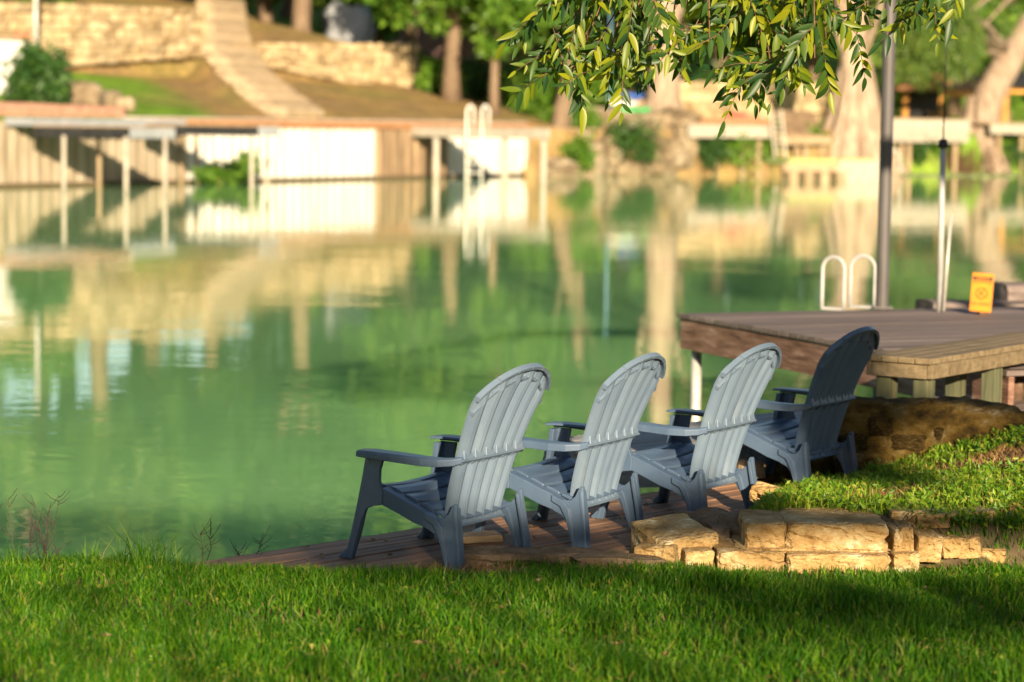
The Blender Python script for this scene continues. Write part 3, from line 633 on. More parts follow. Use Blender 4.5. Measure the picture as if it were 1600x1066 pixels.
for key, me in CH.items():
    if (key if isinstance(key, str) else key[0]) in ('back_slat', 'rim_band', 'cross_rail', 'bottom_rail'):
        CF[key] = me.copy(); CF[key].materials[0] = M_sunlit
def chair(x, y, th, label, sunlit_back=True):
    c = thing('adirondack_chair', label, 'chair', (x, y, .001), math.radians(th - 90), 'adirondack chairs lined up along the deck')
    for key, me in CH.items():
        name = key if isinstance(key, str) else key[0]
        if sunlit_back and name in ('back_slat', 'rim_band', 'cross_rail', 'bottom_rail'): me = CF[key]
        o = link(name, me, c)
        if name in ('arm', 'front_leg', 'rear_leg', 'side_rail', 'cross_rail', 'seat_slat'):
            b = o.modifiers.new('bevel', 'BEVEL'); b.width = .004; b.segments = 2; b.limit_method = 'ANGLE'; b.angle_limit = math.radians(40)
    return c
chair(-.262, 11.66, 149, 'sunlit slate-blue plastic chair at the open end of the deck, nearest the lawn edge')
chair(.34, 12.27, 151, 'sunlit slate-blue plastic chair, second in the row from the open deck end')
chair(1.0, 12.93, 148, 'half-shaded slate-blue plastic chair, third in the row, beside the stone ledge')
chair(1.70, 14.10, 146, 'dark navy plastic chair in shade standing apart by the mossy wall', False)  # back keeps the darker plastic copy, standing in for the shade here

# ================================================================== STONES AND SMALL NEAR THINGS
SB = [blockmesh('stone', 100 + i, M_stone, .024, 4, .05, False) for i in range(5)]
FB = [blockmesh('flagstone', 130 + i, M_flag, .07, 2, .1, False) for i in range(3)]
sl_ = thing('stone_ledge', 'golden limestone block ledge holding back the grassy bank', 'stone ledge', (1.3, 11.5, 0))
def stone(parent, me, c, size, rz=0, tilt=(0, 0)):
    return link(me.name.split('.')[0], me, parent, np.array(c) - np.array(parent.location), (tilt[0], tilt[1], rz), size)
def stone_px(x0, x1, y, zc, h, depth, k, rz=0, tilt=(0, 0)):
    a, b = aty(x0, 840, y), aty(x1, 840, y); stone(sl_, SB[k % 5], ((a[0] + b[0]) / 2, y + depth / 2, zc), (b[0] - a[0] - .006, depth, h), rz, tilt)
# lower course, then upper course
for i, (x0, x1, y) in enumerate(((1122, 1228, 11.34), (1229, 1394, 11.3), (1395, 1440, 11.36))): stone_px(x0, x1, y, .035, .115, .42, i, random.uniform(-.03, .03))
for i, (x0, x1, y, h, dp) in enumerate(((1164, 1230, 11.43, .125, .42), (1229, 1388, 11.41, .13, .5))): stone_px(x0, x1, y, .095 + h / 2, h, dp, i + 2, -.01)
stone_px(1155, 1392, 11.40, .092, .02, .5, 1)
for i, (x0, x1, y, zc, h) in enumerate(((1389, 1406, 11.43, .13, .14), (1405, 1428, 11.44, .13, .16), (1427, 1470, 11.42, .11, .13), (1468, 1500, 11.46, .1, .1), (1498, 1540, 11.5, .1, .1), (1430, 1490, 11.6, .2, .07), (1485, 1560, 11.66, .2, .07), (1395, 1450, 11.62, .21, .07), (1540, 1580, 11.52, .06, .08), (1560, 1620, 11.62, .15, .06))): stone_px(x0, x1, y, zc, h, .3, i, random.uniform(-.15, .15), (random.uniform(-.1, .1), random.uniform(-.1, .1)))
lb = thing('angular_rock', 'pale angular limestone rock at the corner of the deck beside the stone ledge', 'rock', (.78, 11.55, 0))
stone(lb, SB[0], (.81, 11.72, .05), (.30, .42, .2), .35, (.1, -.12)); stone(lb, SB[3], (.73, 11.56, .03), (.2, .26, .13), -.3, (0, -.1)); stone(lb, SB[2], (.9, 11.5, .035), (.14, .2, .1), .1)
rk = link('weathered_rock', blockmesh('weathered_rock', 171, M_flag, .09, 3, .12), None, (1.03, 11.95, .07), (.1, -.1, .5), (.26, .4, .2)); tag(rk, 'dark grey weathered rock wedged between deck boards and stone ledge', 'rock')
for i, (x, y, sx, sy, rz, lab) in enumerate(((-.02, 11.53, .5, .22, .12, 'flat brown flagstone at the deck edge behind the first two chairs'), (.37, 11.52, .4, .2, -.06, 'flat brown flagstone by the second chair rear leg'), (.53, 11.4, .42, .16, .02, 'thin pale flagstone sunk in the lawn next to the angular rock'))):
    tag(link('flagstone', FB[i % 3], None, (x, y, .02), (.02, .03, rz), (sx, sy, .075)), lab, 'flagstone', 'flagstones along the lawn edge')
tag(link('wood_block', blockmesh('wood_block', 181, M_tan, .012, 1, .04), None, (*atz(738, 846, 0)[:2], .02), (0, 0, .35), (.3, .14, .036)), 'short tan wood offcut lying on the deck under the first chair', 'wood block')
tag(link('broken_stone', blockmesh('broken_stone', 183, M_stone, .06, 2, .06), None, (*atz(1200, 784, .1)[:2], .135), (.35, .2, -.5), (.17, .1, .085)), 'small broken pale stone at the grass edge before the shaded chair', 'stone')
tag(link('white_stone', blockmesh('white_stone', 185, M_rock, .06, 2, .1), None, (*atz(1172, 735, .05)[:2], .06), (0, .1, .4), (.16, .12, .1)), 'small pale stone beside the mossy footing behind the chairs', 'stone')

# lawn
def sample_lawn(n, x0, x1, y0, y1, seed):
    g = np.random.default_rng(seed); x = g.uniform(x0, x1, n); y = g.uniform(y0, y1, n); z = hnear(x, y)
    return np.stack([x, y, z], 1), g
P_, g = sample_lawn(300000, -4.2, 4.2, 8.3, 11.75, 3)
keep = (P_[:, 2] > -.03) & (P_[:, 1] < lawn_y(P_[:, 0]) + .05 + .25 * (P_[:, 0] > 1.95)) & ~((P_[:, 0] > .98) & (P_[:, 1] > 11.33) & (P_[:, 0] < 1.95)) & (np.abs(P_[:, 0]) < P_[:, 1] * .3)
dens = .62 + .4 * vnoise(P_[:, 0], P_[:, 1], 2.6, 6) ; keep &= g.random(len(P_)) < np.clip(dens, .3, 1)
patch = (np.hypot((P_[:, 0] + .28) / .38, (P_[:, 1] - 11.27) / .13) < 1) | (np.hypot((P_[:, 0] + .95) / .3, (P_[:, 1] - 11.3) / .1) < 1) 
dryp = P_[keep & patch]; lawnp = P_[keep & ~patch]
P2_, g2 = sample_lawn(70000, -14, 14, -6, 8.4, 4); keep2 = (P2_[:, 2] > -.03); P2_ = P2_[keep2]
hgt = (.035 + .06 * g.random(len(lawnp)) ** 1.4 + .035 * np.clip(vnoise(lawnp[:, 0], lawnp[:, 1], 5, 3), -.6, 1)).clip(.02) * np.where(lawnp[:, 1] > 10.9, .7, 1)
v1, q1, t1 = blades(lawnp, hgt, .0058, .8, 5)
v2, q2, t2 = blades(P2_, .05 + .07 * g2.random(len(P2_)), .009, .8, 6)
me = fastmesh('grass', np.concatenate([v1, v2]), [np.concatenate([q1, q2 + len(v1)]), np.concatenate([t1, t2 + len(v1)])], M_lawn)
tag(link('grass', me), 'shaded green lawn grass in front of the deck', 'grass', None, 'stuff')
g = np.random.default_rng(12); extra = lawnp[g.choice(len(lawnp), 5000)]
allp = np.concatenate([dryp[::2], extra]); v1, q1, t1 = blades(allp, .02 + .04 * g.random(len(allp)), .006, 2.2, 7)
tag(link('dry_grass', fastmesh('dry_grass', v1, [q1, t1], M_dryblade)), 'dead brown grass thatch in the lawn', 'grass', None, 'stuff')
# broad leaves low in the lawn
g = np.random.default_rng(14); cp = lawnp[g.choice(len(lawnp), 700)] + [0, 0, .02]
v, f = leafcloud(cp, np.tile([.06, .06, .018], (len(cp), 1)), 9000, .026, .7, 0, .6, 15, .1)
tag(link('clover', fastmesh('clover', v, [f], M_weed)), 'small clover leaves low in the lawn', 'clover', None, 'stuff')

# bank vegetation: leafy weeds and grass
g = np.random.default_rng(21); n = 90000; x = g.uniform(1.0, 5.2, n); y = g.uniform(11.6, 15.4, n); z = hnear(x, y)
ok = (x > bank_x(y) + .05) & (y > 11.8 + .1 * vnoise(x, x, 4) - .43 * sstep(1.85, 2.0, x)) & (z > .02) & ~((y > 14.28) & (x < 3.07)) & ~(y > 14.6) & ~((x > 3.05) & (y > 14.4) & (x < 3.4))
bp = np.stack([x, y, z], 1)[ok]
cov = vnoise(bp[:, 0], bp[:, 1], 3.2, 9); 
gb = bp[(cov > -.3) & (g.random(len(bp)) < .42)]; hgt = .025 + .075 * g.random(len(gb)) ** 1.8 * (1 + .6 * np.clip(vnoise(gb[:, 0], gb[:, 1], 5, 3), 0, 1))
v1, q1, t1 = blades(gb, hgt, .006, 1.0, 22); tag(link('bank_grass', fastmesh('bank_grass', v1, [q1, t1], M_bank)), 'sunlit grass on the raised bank above the stone ledge', 'grass', None, 'stuff')
wc = bp[g.choice(len(bp), 2600)]; wc = wc[vnoise(wc[:, 0], wc[:, 1], 3.2, 9) > -.45] + [0, 0, .035]
v, f = leafcloud(wc, np.tile([.05, .05, .04], (len(wc), 1)), 30000, .034, .42, -.4, .2, 23, .1)
tag(link('bank_weeds', fastmesh('bank_weeds', v, [f], M_weed)), 'low leafy green weeds covering the raised bank', 'weeds', None, 'stuff')
db_ = bp[(vnoise(bp[:, 0], bp[:, 1], 6.5, 5) + .6 * (cov < -.1) > .25) & (g.random(len(bp)) < .4)]; v1, q1, t1 = blades(db_, .02 + .05 * g.random(len(db_)), .006, 2.0, 24)
tag(link('bank_dry_grass', fastmesh('bank_dry_grass', v1, [q1, t1], M_dryblade)), 'dry brown grass patches on the raised bank', 'grass', None, 'stuff')
# tall grass tufts on the water's edge and between stones
def tuft(name, x, y, n, h, spread, label, mat=None, lean=1.1, seed=0, group='grass tufts at the deck and water edge'):
    g = np.random.default_rng(seed + 300); ps = np.stack([x + g.normal(size=n) * spread, y + g.normal(size=n) * spread * .6, np.zeros(n)], 1); ps[:, 2] = np.maximum(hnear(ps[:, 0], ps[:, 1]), -.12)
    base = np.array([x, y, float(ps[:, 2].mean())]); v1, q1, t1 = blades(ps - base, h * (.45 + .6 * g.random(n)), .006, lean, seed + 40)
    tag(link(name, fastmesh(name, v1, [q1, t1], mat or M_lawn), None, base), label, 'grass tuft', group)
for i, (px, py, n, h, sp_, lab) in enumerate(((250, 868, 60, .2, .09, 'tall green grass tuft by the tip of the deck'), (190, 872, 30, .13, .045, 'short grass tuft on the water edge by the deck tip'), (100, 874, 40, .1, .12, 'low grass tuft below the dry stalks'), (560, 882, 16, .09, .03, 'small grass tuft beside the first chair front leg'), (1100, 868, 14, .09, .03, 'small grass tuft growing before the angular rock'), (915, 868, 20, .08, .05, 'grass tuft in front of the second chair'), (1205, 792, 26, .15, .05, 'arching grass tuft at the bank corner by the third chair'), (1285, 770, 30, .13, .06, 'grass tuft below the shaded chair'), (1100, 838, 9, .07, .02, 'tiny green sprout on the weathered rock'), (1585, 660, 30, .14, .08, 'leafy grass tuft at the foot of the bench leg'), (1115, 742, 20, .11, .06, 'grass tuft beyond the deck near the pale stone'), (20, 872, 40, .15, .05, 'wispy grass tuft at the far left lawn corner'), (140, 872, 36, .16, .045, 'wispy grass tuft between the dry stalks and the deck tip'), (225, 872, 46, .23, .05, 'tallest wispy grass tuft left of the deck tip'), (290, 878, 30, .14, .04, 'wispy grass tuft growing through the deck tip'))):
    p_ = atz(px, py, .05); tuft('grass_tuft', p_[0], p_[1], n, h, sp_, lab, None, 1.3, i)
# dry stalks at the water edge
def stalks(px, py, n, h, spread, lab, seed):
    r = random.Random(seed); b = atz(px, py, .03); t = thing('dry_weed', lab, 'dry weed', b, 0, 'dry weeds at the water edge')
    for k in range(n):
        mb = MB(); x = b[0] + r.gauss(0, spread); y = b[1] + r.gauss(0, .04); p0 = Vector((x, y, b[2] - .1)); hh = h * r.uniform(.5, 1); d = Vector((r.uniform(-.35, .35), r.uniform(-.2, .2), 1)); path = [p0 + d * hh * q + Vector((r.uniform(-.01, .01), 0, 0)) for q in (0, .3, .6, .85, 1)]
        mb.tube(path, [.0028, .0024, .002, .0014, .0008], 5)
        for _ in range(8):
            q = r.uniform(.45, .98); o = p0 + d * hh * q; e = o + Vector((r.uniform(-.06, .06), r.uniform(-.03, .03), r.uniform(.02, .09))); mb.tube([o, (o + e) / 2 + Vector((0, 0, -.006)), e], [.0018, .0014, .0008], 4)
        mb.build('stalk', M_deadtwig, t)
stalks(45, 868, 7, .40, .06, 'tall bare dry weed standing over the water by the lawn corner', 1)
stalks(78, 868, 3, .27, .03, 'thin dry weed stem leaning next to the tall dry weed', 2)
stalks(322, 868, 2, .3, .015, 'sparse dry weed with forked seed heads behind the deck tip', 3)
stalks(378, 858, 1, .13, .004, 'short bare twig sprouting behind the deck boards', 4)
stalks(398, 854, 1, .15, .004, 'crooked bare twig sprouting beside the short bare twig', 5)

# ================================================================== FAR BANK STRUCTURES
def pt(w, v, z): q = S0 + UL * w + VL * v; return np.array([q[0], q[1], z])
# sheet-pile bulkhead, one object per pile
bk = thing('river_bulkhead', 'long pale corrugated sheet-pile wall holding the far bank', 'retaining wall', pt(-18, 0, WZ))
def pile_mesh(name, mat, seed):
    r = random.Random(seed); vs = []; pitch = .62; prof = [(0, 0), (.12, 0), (.2, -.11), (.44, -.11), (.52, 0), (.61, 0), (.61, .05), (0, .05)]
    hs = r.uniform(-.04, .04); return MB().add([(x, y, -.9) for x, y in prof] + [(x, y, 2.42 + hs + (.05 if y < 0 else 0)) for x, y in prof], [tuple(range(7, -1, -1)), tuple(range(8, 16))] + [(i, (i + 1) % 8, 8 + (i + 1) % 8, 8 + i) for i in range(8)]).mesh(name, mat)
PM = {k: [pile_mesh('sheet_pile', m_, i) for i in range(3)] for k, m_ in (('p', M_pale), ('d', M_dirtyshade), ('r', M_rustp))}
wA, wB, wC, wD = (wof(atv(q, 240, 0), q) for q in (292, 575, 690, 822))
w = -58.0; i = 0
while w < wD - .3:
    k = 'd' if w < wA else 'p' if w < wB else 'r' if w < wC else 'p'
    link('sheet_pile', PM[k][i % 3], bk, pt(w, 0, WZ) - np.array(bk.location), (0, 0, AL)); w += .62; i += 1
wE = wof(atv(250, 190, 0), 250)
MB().beam(pt(-58, -.15, WZ + .02), pt(wD, -.15, WZ + .02), .07, .24).build('wet_line', M_soil, bk)
MB().beam(pt(wE, -.06, 2.0), pt(wD + .3, -.06, 2.0), .24, .34).build('cap_beam', M_brown, bk, bevel=.02)
MB().beam(pt(wE - 1.2, .55, 2.16), pt(wD + .2, .55, 2.16), .9, .16).build('coping', M_cream, bk, bevel=.02)
MB().beam(pt(wof(atv(5, 190, 0), 5), -.7, 1.98), pt(wE, -.7, 1.98), 1.3, .3).build('walkway_slab', M_slate, bk, bevel=.02)
# two piers
def pier(px_root, L, W, z, lab, th=.36):
    a = atv(px_root, 205, 0); w0 = wof(a, px_root); t = thing('boat_pier', lab, 'pier', pt(w0, -L, z - th), 0, 'dark-sided piers in front of the bulkhead')
    q = [pt(w0, -1.36, 0), pt(w0, -L, 0), pt(w0 + W, -L, 0), pt(w0 + W, -1.36, 0)]
    n = 14
    for k in range(n):
        v0 = -1.36 - (L - 1.36) * k / n; v1 = -1.36 - (L - 1.36) * (k + 1) / n + .012
        MB().add([pt(w0, v0, z), pt(w0, v1, z), pt(w0 + W, v1, z), pt(w0 + W, v0, z), pt(w0, v0, z - .05), pt(w0, v1, z - .05), pt(w0 + W, v1, z - .05), pt(w0 + W, v0, z - .05)], [(0, 1, 2, 3), (7, 6, 5, 4), (0, 4, 5, 1), (1, 5, 6, 2), (2, 6, 7, 3), (3, 7, 4, 0)]).build('plank', M_tan, t)
    for o_ in (.03, W - .03): MB().beam(pt(w0 + o_, -1.36, z - .06 - th / 2), pt(w0 + o_, -L + .05, z - .06 - th / 2), .06, th).build('side_board', M_dark, t)
    MB().beam(pt(w0, -L + .02, z - .06 - th / 2), pt(w0 + W, -L + .02, z - .06 - th / 2), .06, th).build('end_board', M_slate, t)
    return t
pa = pier(8, 6.0, 2.5, 1.86, 'wide flat pier with pale grey end at the left of the bulkhead')
pb = pier(185, 6.9, 1.25, 1.96, 'narrow pier with dark side reaching past the river plants')
def post(px, py, top, r, mat, parent, name='post'):
    p_ = atz(px, py, WZ); MB().tube([(p_[0], p_[1], -1.4), (p_[0], p_[1], top)], r, 10).build(name, mat, parent, True); return p_
for px, py, pr in ((100, 297, pa), (155, 294, pa), (197, 300, pa), (258, 302, pa), (283, 287, pb), (308, 287, pb), (393, 296, pb), (417, 289, pb)): post(px, py, 1.5, .08, M_tan if px in (155, 283, 308) else M_cream, pr)
# white stair stringer at far left
st = thing('boat_stair', 'white sloping stair stringers at the far left bank', 'stairs', atz(5, 290, WZ))
for dx in (0, 10):
    a, b = aty(-24 + dx, 282, 93 - dx * .1), aty(50 + dx, 206, 94 - dx * .1); MB().beam(a, b, .12, .42).build('stringer', M_white, st)
for k in range(7):
    a, b = lerp(aty(-24, 282, 93), aty(50, 206, 94), (k + .5) / 7), lerp(aty(-14, 282, 92), aty(60, 206, 93), (k + .5) / 7); MB().beam(a, b, .3, .06).build('tread', M_tan, st)
# timber dock with posts and hoop ladder
td = thing('timber_dock', 'pale timber dock on posts in front of the bulkhead with hoop ladder', 'dock', atz(733, 286, WZ))
fa, fb = atz(578, 276, WZ), atz(858, 287, WZ); fd = (fb - fa) / np.linalg.norm(fb - fa); fn = np.array([-fd[1], fd[0], 0]); FL_ = np.linalg.norm(fb - fa)
for k in range(24):
    a = fa + fd * FL_ * k / 24; b = fa + fd * (FL_ * (k + 1) / 24 - .02); dep = 1.4 + 1.6 * k / 24
    MB().add([(*a[:2], 1.98), (*b[:2], 1.98), (*(b + fn * dep)[:2], 1.98), (*(a + fn * dep)[:2], 1.98), (*a[:2], 1.92), (*b[:2], 1.92), (*(b + fn * dep)[:2], 1.92), (*(a + fn * dep)[:2], 1.92)], [(0, 1, 2, 3), (7, 6, 5, 4), (0, 4, 5, 1), (1, 5, 6, 2), (2, 6, 7, 3), (3, 7, 4, 0)]).build('plank', M_tan, td)
MB().beam((*(fa - fn * .05)[:2], 1.72), (*(fb - fn * .05)[:2], 1.72), .12, .44).build('front_beam', M_cream, td, bevel=.02)
for px in (580, 632, 684, 733, 790, 847):
    t = (px - 578) / 280; p_ = fa + fd * FL_ * t; MB().tube([(*(p_ + fn * .1)[:2], -1.4), (*(p_ + fn * .1)[:2], 1.5)], .15, 10).build('post', M_cream if px != 580 else M_tan, td, True)
hl2 = thing('hoop_ladder', 'white hoop ladder going down from the pale timber dock', 'ladder', atz(750, 288, WZ))
for px in (740, 763):
    p_ = fa + fd * FL_ * (px - 578) / 280; o_ = -fn * .22; path = [p_ + o_ + (0, 0, -.9 - WZ - .3), p_ + o_ + (0, 0, 2.5)] + [p_ + o_ * (1 - k / 4 * 1.9) + np.array([0, 0, 2.5 + .33 * math.sin(math.pi * k / 4)]) for k in (1, 2, 3)] + [p_ - o_ * .9 + (0, 0, 2.5), p_ - o_ * .9 + (0, 0, 2.44)]
    path = [np.array([q[0], q[1], q[2] if i_ > 0 else -1.2]) for i_, q in enumerate(path)]; path[1][2] = 2.55
    for q in path[2:]: q[2] = q[2] + .5 if q[2] < 2.6 else q[2]
    path = [path[0], np.array([*path[1][:2], 2.75])] + [np.array([*q[:2], 2.75 + .2 * math.sin(math.pi * (k + 1) / 4)]) for k, q in enumerate(path[2:5])] + [np.array([*path[5][:2], 2.75]), np.array([*path[5][:2], 2.0])]
    MB().tube(path, .045, 8).build('side_rail', M_white, hl2, True)
for z in (-.1, .35, .8, 1.25):
    a, b = (fa + fd * FL_ * (px - 578) / 280 - fn * .22 for px in (740, 763)); MB().beam((*a[:2], z), (*b[:2], z), .1, .05).build('rung', M_white, hl2)

# stone retaining walls, every stone its own piece
WS = [blockmesh('stone', 200 + i, M_wallst, .05, 2, .1, False) for i in range(6)]
def stonewall(px0, px1, v, ztop0, ztop1, rows, lab, zb=None, ln=.95, taper=0):
    a, b = atv(px0, 90, v), atv(px1, 90, v); w0, w1 = wof(a, px0), wof(b, px1); V = VL if px0 < 840 else VR; A = AL if px0 < 840 else AR; U = UL if px0 < 840 else UR
    qa, qb_ = a - V * .7, b - V * .7; zb0 = float(hxy(qa[0], qa[1])) - .15; zb1 = float(hxy(qb_[0], qb_[1])) - .15; t = thing('stone_wall', lab, 'stone wall', a * [1, 1, 0] + [0, 0, zb0], 0, 'dry stone retaining walls'); L = w1 - w0
    for r_ in range(rows):
        s = -random.random() * ln * .5; 
        while s < L - .1 - taper * r_:
            ll = ln * random.uniform(.55, 1.5); s2 = min(s + ll, L - taper * r_); c = max(0, s) * .5 + s2 * .5; f_ = c / L; zlo = lerp(zb0, zb1, f_); zhi = lerp(ztop0, ztop1, f_); h = (zhi - zlo) / rows
            if s2 - max(0, s) > .15:
                p_ = a + U * c + V * random.uniform(-.05, .12); link('stone', WS[random.randrange(6)], t, np.array([p_[0], p_[1], zlo + h * (r_ + .5)]) - np.array(t.location), (0, 0, A + random.uniform(-.04, .04)), (s2 - max(0, s) - .03, .62, h * random.uniform(.88, 1.06)))
            s = s2
    MB().beam(a + V * .45 + (0, 0, (zb0 + ztop0) / 2 - a[2] - .15), b + V * .45 + (0, 0, (zb1 + ztop1) / 2 - b[2] - .15), .4, (ztop0 - zb0) * .8).build('backing', M_rock, t); return t
zt = [float(atv(q, y, 13.9)[2]) for q, y in ((30, 8), (318, 14), (372, 68), (655, 68))]
stonewall(-60, 318, 13.9, zt[0], zt[1], 7, 'tall sunlit stone wall on the left of the stone stairs')
stonewall(372, 657, 13.9, zt[2], zt[3], 6, 'pale coursed stone wall on the right of the stone stairs', taper=.12)
# stone stairs
ss = thing('stone_stairs', 'wide stone stairs climbing the far bank between the walls', 'stairs', pt(stair_w(1), 1, 2))
STEPM = [blockmesh('step', 230 + i, M_step, .02, 2, .05) for i in range(4)]; v = 1.0; k = 0
while v < 26:
    z = float(stair_z(v)); p_ = pt(float(stair_w(v)), v, z); link('step', STEPM[k % 4], ss, p_ + np.array([0, 0, -.12]) - np.array(ss.location), (0, 0, AL + .15), (3.8 + .5 * random.random(), .98, .34)); v += .8; k += 1
# left bank things
pk = gpt(20, 3.0); g1 = thing('gravel_bed', 'low bed of pink gravel behind the grey walkway', 'gravel bed', pk)
a, b = atv(-60, 185, 1.2), atv(198, 185, 1.2); mbz = MB(); 
rough_wall(a[:2], b[:2], 3.5, 1.7, 2.75, 2.6, 31, 30, 3, 6, .06).build('gravel_mound', M_brick, g1, True)
for i, (px, py, v, sx, sz, lab) in enumerate(((130, 142, 3.6, 1.3, .85, 'pale boulder beside the dark bush'), (175, 150, 3.6, .9, .6, 'brown boulder next to the pale boulder'), (195, 158, 3.2, .8, .5, 'small boulder at the end of the pink gravel'), (85, 98, 6.5, 1.0, .9, 'pale block of stone above the dark bush'), (545, 35, 20, 2.6, 2.0, 'large grey boulder on the upper bank under the trees'))):
    p_ = atv(px, py, v); zb = float(hxy(p_[0], p_[1])); hgt_ = max(sz, p_[2] - zb + sz / 2)
    tag(link('boulder', blockmesh('boulder', 240 + i, M_rock if i < 4 else M_slate, .09, 3, .18, True), None, (p_[0], p_[1], zb + hgt_ / 2 - .1), (0, 0, random.random() * 3), (sx, sx * .8, hgt_)), lab, 'boulder', 'boulders on the far bank')
wh = thing('white_pillar', 'white rendered wall end with stone cap at the far left', 'pillar', gpt(15, 7)); p_ = atv(12, 105, 7)
M45 = Matrix.Rotation(AL, 3, 'Z'); MB().box((p_[0], p_[1], 4.0), (2.2, .6, 2.6), M45).build('wall_face', M_white, wh, bevel=.02); MB().box((p_[0], p_[1], 5.36), (2.5, .8, .14), M45).build('cap_stone', M_step, wh, bevel=.02)
p_ = atv(56, 90, 9); tag(MB().tube([(p_[0], p_[1], 2.8), (p_[0], p_[1], 9.5)], .1, 8).build('lamp_post', M_steel, None, True), 'slim grey post on the far left bank before the stone wall', 'post')
p_ = atv(36, 62, 9); zb = float(hxy(p_[0], p_[1])); pp = thing('flower_pot', 'terracotta flower pot on the far left terrace', 'pot', (p_[0], p_[1], p_[2] - .4))
MB().tube([(p_[0], p_[1], p_[2] - .4), (p_[0], p_[1], p_[2] + .15), (p_[0], p_[1], p_[2] + .25)], [.25, .4, .43], 12).build('pot', M_pot, pp, True)
MB().box((p_[0], p_[1], (p_[2] - .4 + zb) / 2 - .1), (.9, .9, p_[2] - .4 - zb + .2), M45).build('plinth', M_step, pp)

def shrub(name, c, r, n, size, mat, lab, cat='shrub', group=None, seed=1, aspect=.5, droop=0):
    g = np.random.default_rng(seed); k = 9; d = g.normal(size=(k, 3)); d /= np.linalg.norm(d, axis=1)[:, None]; cs = d * np.array(r) * .5; cs[:, 2] = np.abs(cs[:, 2]) * .9 + r[2] * .35
    rs = np.tile(np.array(r) * .55, (k, 1)) * g.uniform(.7, 1.15, (k, 1)); v, f = leafcloud(cs, rs, n, size, aspect, droop, 0, seed, .4); v[:, 2] = np.maximum(v[:, 2], -.1)
    t = thing(name, lab, cat, c, 0, group); link('foliage', fastmesh('foliage', v, [f], mat), t)
    mb = MB()
    for q in cs[:6]: mb.tube([(0, 0, -.15), tuple(q * [.4, .4, .6]), tuple(q)], [.05, .04, .015], 6)
    link('stems', mb.mesh('stems', M_twig), t); return t
shrub('dark_bush', atv(62, 170, 2.6) * [1, 1, 0] + [0, 0, 2.3], (1.25, 1.2, 2.3), 2600, .38, M_far2, 'dark spreading bush on the pink gravel at the far left', 'bush', None, 41)
for i, (px, py, r, lab) in enumerate(((300, 285, (1.1, .6, .9), 'green plant at the waterline under the narrow pier'), (345, 288, (1.2, .6, .75), 'green plant growing from the bulkhead foot between pier posts'), (385, 285, (.8, .5, .95), 'green plant at the waterline beside the last pier post'))):
    shrub('river_plant', atz(px, py, WZ) + [0, 0, .05], r, 900, .22, M_far1, lab, 'plant', 'plants at the bulkhead foot', 50 + i)
# ---- right-hand bank: rocks, docks, ladders
rb_ = thing('rock_bank', 'pale limestone rock bank rising from the water between the docks', 'rock bank', atz(960, 270, WZ))
RM = [blockmesh('rock', 260 + i, M_rock, .08, 3, .14) for i in range(5)]
for i, (px, py, v, sx, sz) in enumerate(((880, 262, .2, 2.4, 1.0), (905, 240, .9, 2.6, 1.1), (925, 258, .2, 2.2, 1.6), (930, 215, 1.8, 2.2, 1.0), (945, 190, 2.0, 2.0, 1.4), (960, 240, .6, 2.0, 1.8), (985, 205, 1.4, 3.2, .9), (1000, 190, 2.2, 4.0, .9), (1040, 195, 1.8, 3.0, 1.2), (1035, 235, .5, 2.2, 1.3), (1055, 250, .4, 1.8, 1.2), (1030, 262, .1, 2.4, .9), (985, 264, .1, 2.4, .9), (1066, 222, .5, 1.2, 2.2), (1060, 188, 1.6, 2.2, 1.1), (890, 215, 1.9, 2.0, .8), (870, 270, -.1, 2.0, .7))):
    p_ = atv(px, py, v); link('rock', RM[i % 5], rb_, p_ - np.array(rb_.location), (random.uniform(-.2, .2), random.uniform(-.15, .15), AR + random.uniform(-.4, .4)), (sx, 1.5, sz))
for i, (px, py, v, r, lab) in enumerate(((985, 262, -.5, (1.5, .8, 1.9), 'round green shrub growing over the pale rock bank'), (903, 268, -.3, (1.0, .7, 1.3), 'small green shrub at the waterline on the rock bank'), (900, 205, 1.5, (1.5, .9, 1.1), 'leafy shrub at the top corner of the rock bank'), (1105, 266, .2, (1.4, .8, 1.7), 'green shrub under the timber dock next to the rock bank'), (1140, 266, .2, (1.4, .8, 1.7), 'green shrub under the middle of the timber dock'), (1185, 264, .3, (1.2, .8, 1.5), 'green shrub under the dock by the white ladder'), (1420, 262, .5, (1.4, .8, 1.5), 'green shrub under the whitewashed dock'), (1455, 262, .5, (1.2, .8, 1.3), 'green shrub beside the brushwood under the whitewashed dock'), (1260, 235, .8, (1.4, .8, 1.0), 'low shrub under the dock left of the big cypress'), (1570, 262, .5, (2.2, 1, 1.6), 'green shrub at the waterline under the last dock'))):
    p_ = atv(px, py, v); p_[2] = max(p_[2] - .2, WZ); shrub('bank_shrub', p_, tuple(1.25 * q for q in r), 1500, .26, M_far1 if i % 3 else M_far2, lab, 'shrub', 'shrubs along the far waterline', 70 + i)
for i, (px, w_) in enumerate(((1490, 1.8), (1528, 1.5))):
    p_ = atv(px, 268, .3); p_[2] = WZ; t = thing('brushwood', ['tangled brown brushwood below the whitewashed dock end', 'brown brushwood at the foot of the leaning cypress'][i], 'brushwood', p_, 0, 'brushwood on the far waterline'); mb = MB(); r = random.Random(i)
    for k in range(140): a = p_ + [r.gauss(0, w_ * .6), r.gauss(0, .4), 0]; b = a + [r.uniform(-.5, .5), r.uniform(-.3, .3), r.uniform(.5, 1.9)]; mb.tube([a, (a + b) / 2 + [r.uniform(-.15, .15), 0, 0], b], [.03, .022, .01], 4)
    mb.build('stems', M_twig, t)
